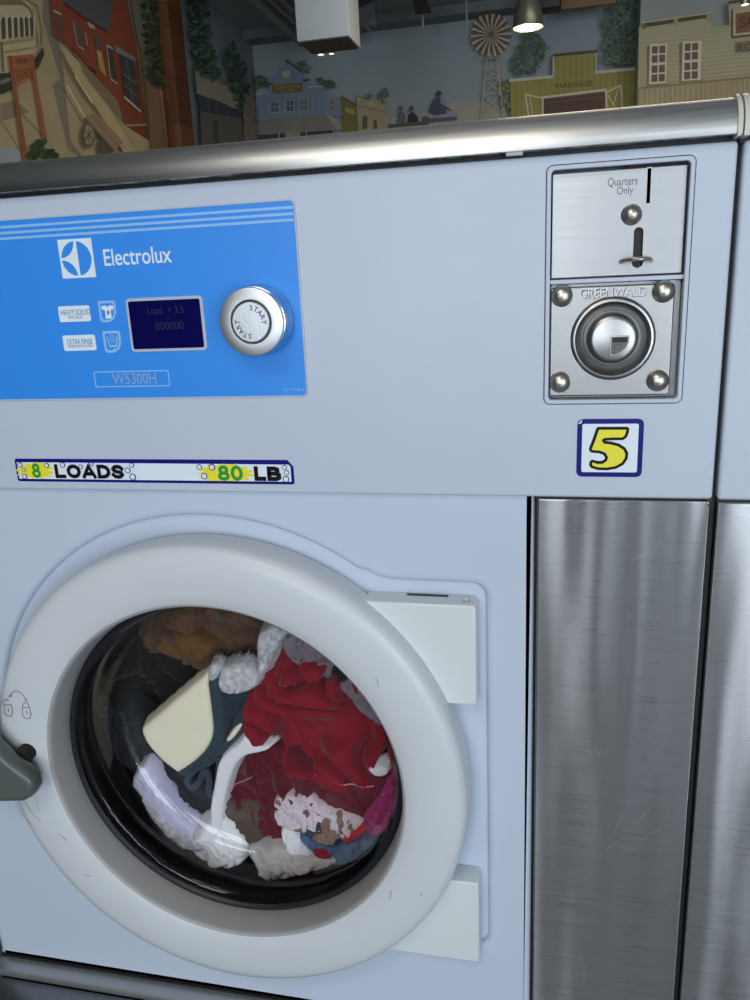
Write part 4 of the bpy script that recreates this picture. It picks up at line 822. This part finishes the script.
# engraved lock symbols
def icon(pts, r=.00055, closed=False): return [(x, -.0446, z) for x, z in pp(pts, -.0440)], r, closed
bm = bmesh.new()
for pts, cl in (([(9.5, 697), (11, 693.5), (14.5, 691.3), (18.5, 691.2), (22.5, 694), (26, 699), (27.5, 701)], False), ([(9.5, 697), (12.2, 695.5)], False), ([(27.5, 701), (24.5, 699.2)], False)):
    q_, r_, _ = icon(pts); tube_bm(bm, smooth_path(q_, 3), r_, 6)
for cx_, cy_2, op in ((8, 708.5, True), (26.5, 711, False)):
    body = [(cx_ - 3.8, cy_2 - 3.5), (cx_ + 3.4, cy_2 - 4), (cx_ + 4.8, cy_2 + 3.5), (cx_ + 3.2, cy_2 + 7.6), (cx_ - 1.4, cy_2 + 7), (cx_ - 3.6, cy_2 + 4)]
    q_, r_, _ = icon(body); tube_bm(bm, q_, r_, 6, True)
    shk = [(cx_ - 3, cy_2 - 3.6), (cx_ - 3.4, cy_2 - 7), (cx_ - .6, cy_2 - 8.6), (cx_ + 2, cy_2 - 7.2), (cx_ + 2.4, cy_2 - 4.2)]
    if op: shk = [(x - 1.5, y - .6) for x, y in shk[:4]]
    q_, r_, _ = icon(shk); tube_bm(bm, smooth_path(q_, 3), r_, 6)
    q_, r_, _ = icon([(cx_ + .3, cy_2 - .5), (cx_ + .9, cy_2 + 3)]); tube_bm(bm, q_, r_, 6)
bm_put('lock_symbols', bm, mat('symbol_grey', (.22, .23, .26), .6), door)
# scratches on the ring
for pts in ([(376, 678), (379, 687)], [(422, 893), (421, 896)], [(391, 891), (390, 899)], [(16, 803), (22, 815), (30, 824)], [(25, 802), (31, 812), (41, 821)], [(36, 796), (39, 812)], [(58, 833), (66, 840)], [(84, 875), (91, 876)]):
    bm = bmesh.new(); tube_bm(bm, [(x, -.0441, z) for x, z in pp(pts, -.0440)], .0005, 5)
    bm_put('scuff_mark', bm, mat('scuff_grey', (.34, .35, .37), .6), door)

# ------------------------------------------------------------------ drum
DRM = mat('drum_steel', (.16, .155, .15), .35, .9, var=.2, vscale=40)
lathe('drum', [(.285, .036), (.300, .046), (.318, .060), (.325, .08), (.325, .42), (.30, .43), (.0001, .435), (.0001, .44), (.33, .44), (.33, .06), (.30, .038), (.285, .036)], (CX, 0, CZ), DRM, wmch, n=96)

# ------------------------------------------------------------------ laundry
def poly_sd(px, pz, poly):
    """signed distance, positive inside"""
    P_ = np.array(poly); Q = np.roll(P_, -1, 0); best = np.full(px.shape, 1e9); ins = np.zeros(px.shape, bool)
    for (x0, z0), (x1, z1) in zip(P_, Q):
        dx, dz = x1 - x0, z1 - z0; t = np.clip(((px - x0) * dx + (pz - z0) * dz) / (dx * dx + dz * dz + 1e-12), 0, 1)
        best = np.minimum(best, np.hypot(px - x0 - t * dx, pz - z0 - t * dz))
        c = ((z0 > pz) != (z1 > pz)) & (px < dx * (pz - z0) / (dz if abs(dz) > 1e-12 else 1e-12) + x0); ins ^= c
    return np.where(ins, best, -best)
def chaikin(p, n=2):
    for _ in range(n):
        o = []
        for i in range(len(p)):
            a_, b_ = p[i], p[(i + 1) % len(p)]; o += [(a_[0] * .75 + b_[0] * .25, a_[1] * .75 + b_[1] * .25), (a_[0] * .25 + b_[0] * .75, a_[1] * .25 + b_[1] * .75)]
        p = o
    return p
def cloth(name, label, cat, px_poly, Y, m, bulge=.012, edge=.012, fold=.008, wl=.03, ang=None, seed=1, fine=.0, step=.0023, rounds=1, parent=None, tilt=(0, 0), back=.03, group=None):
    poly = chaikin(pp(px_poly, Y), rounds); xs_ = [p[0] for p in poly]; zs_ = [p[1] for p in poly]; mg = .007
    gx = np.arange(min(xs_) - mg, max(xs_) + mg + step, step); gz = np.arange(min(zs_) - mg, max(zs_) + mg + step, step)
    GX, GZ = np.meshgrid(gx, gz); sd = poly_sd(GX, GZ, poly); rng = np.random.RandomState(seed)
    # warped domain
    def sn(x, z, w, k=4):
        o = 0
        for _ in range(k): t = rng.uniform(0, 2 * PI); f = 2 * PI / (w * rng.uniform(.7, 1.5)); o = o + np.sin(f * (x * math.cos(t) + z * math.sin(t)) + rng.uniform(0, 6))
        return o / k
    wx = GX + wl * 1.3 * sn(GX, GZ, wl * 2.4, 5); wz_ = GZ + wl * 1.3 * sn(GX, GZ, wl * 2.4, 5)
    h = 0; amp = 1; tot = 0
    for i in range(4):
        t = (ang if ang is not None else rng.uniform(0, PI)) + rng.uniform(-.5, .5) * (1 if ang is not None else 3)
        f = PI / (wl * (1.0, .62, .8, .4)[i]); sv = np.abs(np.sin(f * (wx * math.cos(t) + wz_ * math.sin(t)) + rng.uniform(0, 6))); v = sv if i % 2 == 0 else 1 - sv
        m_ = .5 + .5 * sn(GX, GZ, wl * 3, 3); h = h + amp * ((v ** .9 if i % 2 == 0 else v ** 1.6)) * np.clip(m_ * 1.6 - .25, .05, 1.3); tot += amp; amp *= .52
    h = h / tot * 2.2 - .35
    e = np.clip(sd / edge, 0, 1); prof = np.sqrt(np.clip(1 - (1 - e) ** 2, 0, 1))
    y = Y - bulge * prof - fold * (h - .35) * np.clip(sd / (edge * .5), 0, 1)
    if fine: y = y - fine * sn(GX, GZ, .007, 8) * np.clip(sd / .006, 0, 1)
    cx0, cz0 = (min(xs_) + max(xs_)) / 2, (min(zs_) + max(zs_)) / 2
    y = y + tilt[0] * (GX - cx0) + tilt[1] * (GZ - cz0)
    y = np.where(sd < 0, y + np.clip(-sd, 0, mg) / mg * back, y)
    # keep clear of the glass bowl
    rr = np.hypot(GX - CX, GZ - CZ); lim = np.where(rr < .205, .0965 + (rr < 0) * 0, np.where(rr < .232, .0965 - (rr - .205) * .6, .080))
    y = np.maximum(y, lim + .0008 * np.abs(h)) 
    keep = (sd > -mg) & (rr < .312); idx = -np.ones(sd.shape, int); idx[keep] = np.arange(keep.sum())
    V = np.c_[GX[keep], y[keep], GZ[keep]]
    q = (idx[:-1, :-1] >= 0) & (idx[1:, :-1] >= 0) & (idx[:-1, 1:] >= 0) & (idx[1:, 1:] >= 0)
    Fq = np.c_[idx[:-1, :-1][q], idx[:-1, 1:][q], idx[1:, 1:][q], idx[1:, :-1][q]]
    me = bpy.data.meshes.new(name); me.from_pydata(V.tolist(), [], Fq.tolist())
    o = put(name, me, m, parent, angle=180)
    sm = o.modifiers.new('thickness', 'SOLIDIFY'); sm.thickness = .0015; sm.offset = -1
    if parent is None: tag(o, label, cat, group)
    elif label: o['label'] = label
    return o
def fab(name, col, bump=.25, bscale=700, var=.12, vscale=60, rough=.85, sheen=.15): return mat(name, col, rough, var=var, vscale=vscale, bump=bump, bscale=bscale, sheen=sheen, spec=.2)
def spots(name, base, cs, scale=70, thr=.32, cell=False):
    m = bpy.data.materials.new(name); m.use_nodes = True; nt = m.node_tree; N = nt.nodes; L = nt.links; p = N['Principled BSDF']; p.inputs['Roughness'].default_value = .8
    tc = N.new('ShaderNodeTexCoord'); v = N.new('ShaderNodeTexVoronoi'); v.inputs['Scale'].default_value = scale; v.voronoi_dimensions = '3D'
    nz = N.new('ShaderNodeTexNoise'); nz.inputs['Scale'].default_value = scale * 1.3; L.new(tc.outputs['Object'], nz.inputs[0])
    ad = N.new('ShaderNodeMixRGB'); ad.inputs[0].default_value = .005 if not cell else .003; L.new(tc.outputs['Object'], ad.inputs[1]); L.new(nz.outputs['Color'], ad.inputs[2]); L.new(ad.outputs[0], v.inputs['Vector'])
    cr_ = N.new('ShaderNodeValToRGB'); cr_.color_ramp.interpolation = 'CONSTANT'
    sep = N.new('ShaderNodeSeparateColor'); L.new(v.outputs['Color'], sep.inputs[0]); L.new(sep.outputs[0], cr_.inputs[0])
    el = cr_.color_ramp.elements; el[0].color = (*cs[0], 1); el[1].position = 1 / len(cs); el[1].color = (*cs[1 % len(cs)], 1)
    for i in range(2, len(cs)): e_ = el.new(i / len(cs)); e_.color = (*cs[i], 1)
    if cell: L.new(cr_.outputs[0], p.inputs['Base Color'])
    else:
        lt = N.new('ShaderNodeMath'); lt.operation = 'LESS_THAN'; lt.inputs[1].default_value = thr; L.new(v.outputs['Distance'], lt.inputs[0])
        mxx = N.new('ShaderNodeMixRGB'); mxx.inputs[1].default_value = (*base, 1); L.new(lt.outputs[0], mxx.inputs[0]); L.new(cr_.outputs[0], mxx.inputs[2]); L.new(mxx.outputs[0], p.inputs['Base Color'])
    return m
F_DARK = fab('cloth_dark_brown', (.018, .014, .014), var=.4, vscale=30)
F_BLACK = fab('cloth_black', (.012, .014, .022), var=.3)
F_BROWN = fab('towel_brown', (.13, .065, .036), bump=.9, bscale=330, var=.5, vscale=35)
F_GOLD = fab('towel_gold', (.17, .08, .025), bump=.8, bscale=330, var=.4, vscale=60)
F_NAVY = fab('cloth_navy', (.022, .045, .085))
F_RED = fab('shirt_red', (.25, .008, .022), bump=.12, var=.08, vscale=20)
F_BURG = fab('terry_burgundy', (.13, .007, .020), bump=1.0, bscale=480, var=.35, vscale=220)
F_BURG2 = fab('terry_maroon', (.16, .016, .034), bump=1.0, bscale=480, var=.35, vscale=220)
F_WHITE = fab('cotton_white', (.88, .86, .92), bump=.12, var=.05)
F_LAV = fab('cotton_lavender', (.70, .68, .92), bump=.4, bscale=500, var=.12)
F_LACE = fab('lace_white', (.60, .59, .64), bump=1, bscale=260, var=.75, vscale=95)
F_GREY = fab('cloth_grey', (.22, .18, .21)); F_BRN2 = fab('cloth_taupe_brown', (.10, .07, .055))
F_TAUPE = fab('cotton_taupe', (.56, .52, .53), bump=.15, var=.06)
F_CREAM = fab('potholder_cream', (.96, .88, .70), bump=.35, bscale=380, var=.04, vscale=200)
F_TEAL = fab('binding_teal', (.035, .060, .085), bump=.3)
F_MAG = fab('mesh_magenta', (.42, .03, .18), bump=.6, bscale=400, var=.3, vscale=120)
F_BLUE = fab('denim_blue', (.09, .16, .29), var=.3, vscale=80); F_REDB = fab('cloth_bright_red', (.62, .04, .04)); F_CRIM = fab('cloth_crimson', (.35, .01, .04))
F_SPOT = spots('spotted_print', (.70, .58, .66), [(.16, .09, .07), (.24, .15, .10), (.10, .07, .07), (.20, .12, .09)], 62, .34)
F_PATCH = spots('patch_print', (.7, .7, .7), [(.70, .68, .74), (.25, .15, .11), (.03, .04, .05), (.74, .72, .78), (.05, .06, .09), (.30, .20, .14)], 62, .3, True)

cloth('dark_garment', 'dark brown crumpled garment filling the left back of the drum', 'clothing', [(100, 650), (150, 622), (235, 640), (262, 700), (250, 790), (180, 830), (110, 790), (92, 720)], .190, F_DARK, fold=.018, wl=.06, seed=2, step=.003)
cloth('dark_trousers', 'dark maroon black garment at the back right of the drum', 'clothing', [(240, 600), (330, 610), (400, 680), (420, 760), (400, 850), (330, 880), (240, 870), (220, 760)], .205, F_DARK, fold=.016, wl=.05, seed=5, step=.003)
cloth('brown_towel', 'fuzzy brown towel along the top of the drum', 'towel', [(135, 628), (160, 606), (200, 596), (262, 594), (305, 612), (335, 640), (322, 668), (270, 664), (222, 668), (188, 662), (150, 648)], .165, F_BROWN, bulge=.02, edge=.03, fold=.034, wl=.035, seed=3, fine=.0028)
cloth('gold_towel', 'small golden brown towel fold below the fuzzy brown towel', 'towel', [(151, 645), (168, 632), (192, 631), (214, 640), (216, 660), (190, 662), (166, 652)], .148, F_GOLD, bulge=.014, edge=.02, fold=.008, wl=.022, seed=8, fine=.001)
cloth('black_garment', 'black garment under the cream pot holder at lower left', 'clothing', [(104, 700), (140, 700), (185, 760), (234, 780), (228, 812), (212, 822), (188, 818), (166, 794), (146, 766), (128, 768), (108, 735)], .140, F_BLACK, bulge=.014, fold=.008, wl=.035, seed=6)
cloth('navy_garment', 'navy blue cloth between pot holder and red shirt', 'clothing', [(215, 684), (258, 684), (268, 720), (262, 750), (225, 770), (212, 740)], .138, F_NAVY, bulge=.01, fold=.009, wl=.03, seed=7)
cloth('red_shirt', 'large crumpled deep red shirt at upper right of the drum', 'shirt', [(277, 634), (300, 640), (345, 656), (385, 700), (405, 740), (410, 780), (385, 792), (330, 782), (290, 776), (264, 752), (248, 730), (245, 694), (262, 678), (271, 656)], .132, F_RED, bulge=.018, edge=.03, fold=.040, wl=.046, seed=33, tilt=(.03, 0))
cloth('grey_garment', 'greyish mauve cloth behind the top of the red shirt', 'clothing', [(280, 628), (308, 634), (345, 660), (382, 705), (386, 728), (362, 712), (345, 690), (320, 672), (296, 664), (284, 650)], .122, F_GREY, bulge=.012, fold=.010, wl=.016, ang=2.6, seed=13)
cloth('dark_sock', 'small dark sock at right edge above the red shirt', 'sock', [(331, 666), (340, 664), (350, 674), (346, 682), (333, 682)], .112, F_BLACK, bulge=.008, edge=.008, fold=.003, wl=.015, seed=4)
cloth('lacy_knit', 'white lacy knit with grey mesh at the red shirt collar', 'clothing', [(259, 631), (272, 624.5), (290, 629), (281, 641), (273, 657), (267, 674), (259, 671), (257, 648)], .112, F_LACE, bulge=.012, edge=.012, fold=.007, wl=.014, seed=15, fine=.0004)
cloth('lacy_cloth', 'round white lacy cloth left of the red shirt', 'clothing', [(222, 668), (233, 661.5), (248, 662), (259, 671), (260, 684), (246, 692), (223, 693), (218.5, 681)], .112, F_LACE, bulge=.012, edge=.014, fold=.007, wl=.013, seed=16, fine=.0004)
tw = cloth('burgundy_towel', 'burgundy terry towel in the middle of the load', 'towel', [(266, 742), (242, 758), (228, 790), (226, 806), (244, 806), (256, 826), (266, 848), (284, 846), (290, 815), (304, 800), (330, 796), (338, 772), (300, 752)], .124, F_BURG, bulge=.014, edge=.02, fold=.018, wl=.035, seed=18, fine=.0012)
tm_ = cloth('maroon_towel', 'maroon terry towel with pink stitched seam at the right', 'towel', [(312, 776), (335, 768), (372, 768), (396, 772), (398, 800), (378, 816), (348, 820), (322, 806), (308, 792)], .118, F_BURG2, bulge=.012, edge=.02, fold=.008, wl=.035, seed=19, fine=.0012)
PINKM = fab('seam_pink', (.60, .28, .38))
bm = bmesh.new()
for pts in ([(324, 778), (332, 781), (342, 785), (352, 784), (362, 787), (374, 786)],): tube_bm(bm, smooth_path([tuple(at(x, y, .0985)) for x, y in pts], 4), .0012, 6)
bm_put('seam', bm, PINKM, tm_)
bm = bmesh.new(); tube_bm(bm, smooth_path([tuple(at(x, y, .0990)) for x, y in [(316, 775), (313, 781), (308, 788), (303, 791)]], 4), .0011, 6)
tube_bm(bm, smooth_path([tuple(at(x, y, .1045)) for x, y in [(228, 792), (236, 784), (246, 780), (252, 777)]], 4), .0007, 6); bm_put('seam', bm, PINKM, tw)
cloth('brown_cloth', 'taupe brown folded cloth below the burgundy towel', 'cloth', [(224, 796), (240, 799), (262, 799), (260, 812), (266, 842), (252, 850), (240, 828), (222, 814)], .116, F_BRN2, bulge=.010, edge=.01, fold=.007, wl=.024, seed=21)
cloth('lavender_cloth', 'pale lavender cloth at the lower left of the drum', 'cloth', [(144, 761), (153, 768), (166, 791), (179, 815), (196, 824), (198, 842), (170, 828), (153, 811), (142, 795), (131, 781)], .108, F_LAV, bulge=.010, edge=.010, fold=.004, wl=.022, seed=22, fine=.0004)
cloth('lace_trim', 'grey white lace frill along the lower left glass', 'cloth', [(140, 794), (152, 803), (162, 816), (180, 830), (200, 838), (206, 850), (190, 850), (170, 838), (150, 815)], .101, F_LACE, bulge=.008, edge=.008, fold=.005, wl=.010, seed=23, fine=.0005)
cloth('white_bundle', 'crumpled white cloth bundle at the bottom left', 'cloth', [(192, 838), (198, 824), (214, 818), (232, 818), (241, 832), (249, 842), (248, 860), (229, 866), (210, 862), (192, 850)], .108, F_WHITE, bulge=.014, edge=.014, fold=.014, wl=.028, seed=84)
cloth('white_twist', 'twisted white strip running up to the red shirt', 'cloth', [(247, 731), (252, 741), (262, 745), (275, 744), (264, 751), (246, 753), (236, 764), (229, 784), (224, 810), (223, 832), (212, 832), (211, 804), (216, 780), (219, 760), (230, 748), (240, 742)], .103, F_WHITE, bulge=.010, edge=.010, fold=.005, wl=.012, ang=.6, seed=25, rounds=2)
cloth('white_shirt', 'off-white cloth slanting beside the spotted print', 'cloth', [(280, 826), (296, 829), (306, 842), (316, 860), (300, 862), (285, 845)], .106, F_WHITE, bulge=.010, edge=.010, fold=.007, wl=.018, ang=.4, seed=26)
cloth('taupe_cloth', 'pale taupe cloth fanned out at the very bottom of the drum', 'cloth', [(246, 848), (262, 846), (285, 850), (318, 858), (342, 858), (326, 868), (300, 872), (282, 879), (266, 876), (254, 862)], .099, F_TAUPE, bulge=.010, edge=.012, fold=.014, wl=.018, ang=1.2, seed=27)
cloth('spotted_cloth', 'pinkish white cloth with brown spots near the bottom', 'cloth', [(274, 799), (279, 793), (293, 793), (310, 788), (320, 799), (328, 806), (345, 810), (366, 817), (362, 826), (340, 840), (330, 828), (304, 830), (292, 829), (275, 820)], .110, F_SPOT, bulge=.014, edge=.012, fold=.012, wl=.019, seed=28)
cloth('patterned_cloth', 'brown, black and white patchwork scrap beside the spotted cloth', 'cloth', [(300, 831), (316, 820), (330, 811), (345, 818), (346, 832), (336, 846), (318, 842)], .102, F_PATCH, bulge=.008, edge=.008, fold=.006, wl=.014, seed=29)
cloth('blue_cloth', 'faded blue cloth under the spotted print', 'cloth', [(296, 830), (314, 836), (334, 845), (356, 840), (380, 834), (376, 848), (352, 862), (332, 862), (312, 852)], .1065, F_BLUE, bulge=.010, edge=.010, fold=.008, wl=.016, ang=1.9, seed=30)
cloth('bright_red_cloth', 'small bright red cloth at lower right', 'cloth', [(342, 836), (352, 830), (366, 824), (368, 830), (357, 838), (344, 844)], .100, F_REDB, bulge=.007, edge=.007, fold=.004, wl=.012, seed=31)
cloth('crimson_cloth', 'small crimson scrap under the blue cloth', 'cloth', [(311, 848), (322, 850), (333, 852), (330, 859), (317, 858)], .0985, F_CRIM, bulge=.005, edge=.006, fold=.003, wl=.012, seed=32)
cloth('magenta_cloth', 'magenta mesh cloth against the right side of the glass', 'cloth', [(391, 776), (400, 790), (396, 812), (384, 832), (372, 836), (362, 822), (368, 808), (382, 790)], .104, F_MAG, bulge=.012, edge=.010, fold=.009, wl=.018, ang=.5, seed=33)
cloth('white_scrap', 'small white scrap at right edge above the magenta mesh', 'cloth', [(366, 767), (387, 766), (389, 774), (376, 777)], .100, F_WHITE, bulge=.006, edge=.006, fold=.003, wl=.014, seed=34)
# pot holder: quilted cream pad with dark binding and a hanging loop
ph = cloth('pot_holder', 'cream pot holder with dark teal binding and hanging loop', 'pot holder', [(141.5, 728), (148, 722), (205, 673), (209.5, 673), (211, 692), (215.5, 727), (213, 740), (204, 754), (181, 772), (176, 769), (163, 759), (149, 744)], .112, F_CREAM, bulge=.008, edge=.010, fold=.0012, wl=.05, seed=40)
cloth('binding', 'dark teal binding', None, [(208, 678), (218, 675), (225, 707), (226, 742), (218, 753), (203, 767), (188, 776), (177, 771), (190, 764), (203, 754), (212, 741), (214.5, 727), (210.5, 695)], .1085, F_TEAL, bulge=.007, edge=.008, fold=.002, wl=.03, seed=41, parent=ph)
cloth('binding', 'dark teal binding', None, [(240, 716), (246, 722), (238, 738), (222, 756), (205, 770), (206, 758), (222, 744), (232, 728)], .1105, F_TEAL, bulge=.008, edge=.008, fold=.002, wl=.03, seed=42, parent=ph)
cloth('pad_corner', None, None, [(224.5, 743), (233, 729), (240, 723), (242, 726), (233, 739)], .1035, F_CREAM, bulge=.004, edge=.006, fold=.001, wl=.03, seed=43, parent=ph)
cloth('care_tag', 'grey white folded tag', None, [(209, 664), (218, 663.5), (219, 677), (209, 682)], .106, F_LACE, bulge=.006, edge=.006, fold=.002, wl=.02, seed=44, parent=ph)
bm = bmesh.new(); tube_bm(bm, smooth_path([tuple(at(x, y, .1035)) for x, y in [(212, 760), (198, 768), (189, 776), (188, 784), (193, 787), (199, 782), (203, 773), (207, 771), (209, 780), (209, 790), (213, 796), (217, 788), (219, 770), (220, 756)]], 6), .0050, 10)
bm_put('hanging_loop', bm, F_TEAL, ph)
bpy.context.view_layer.update()
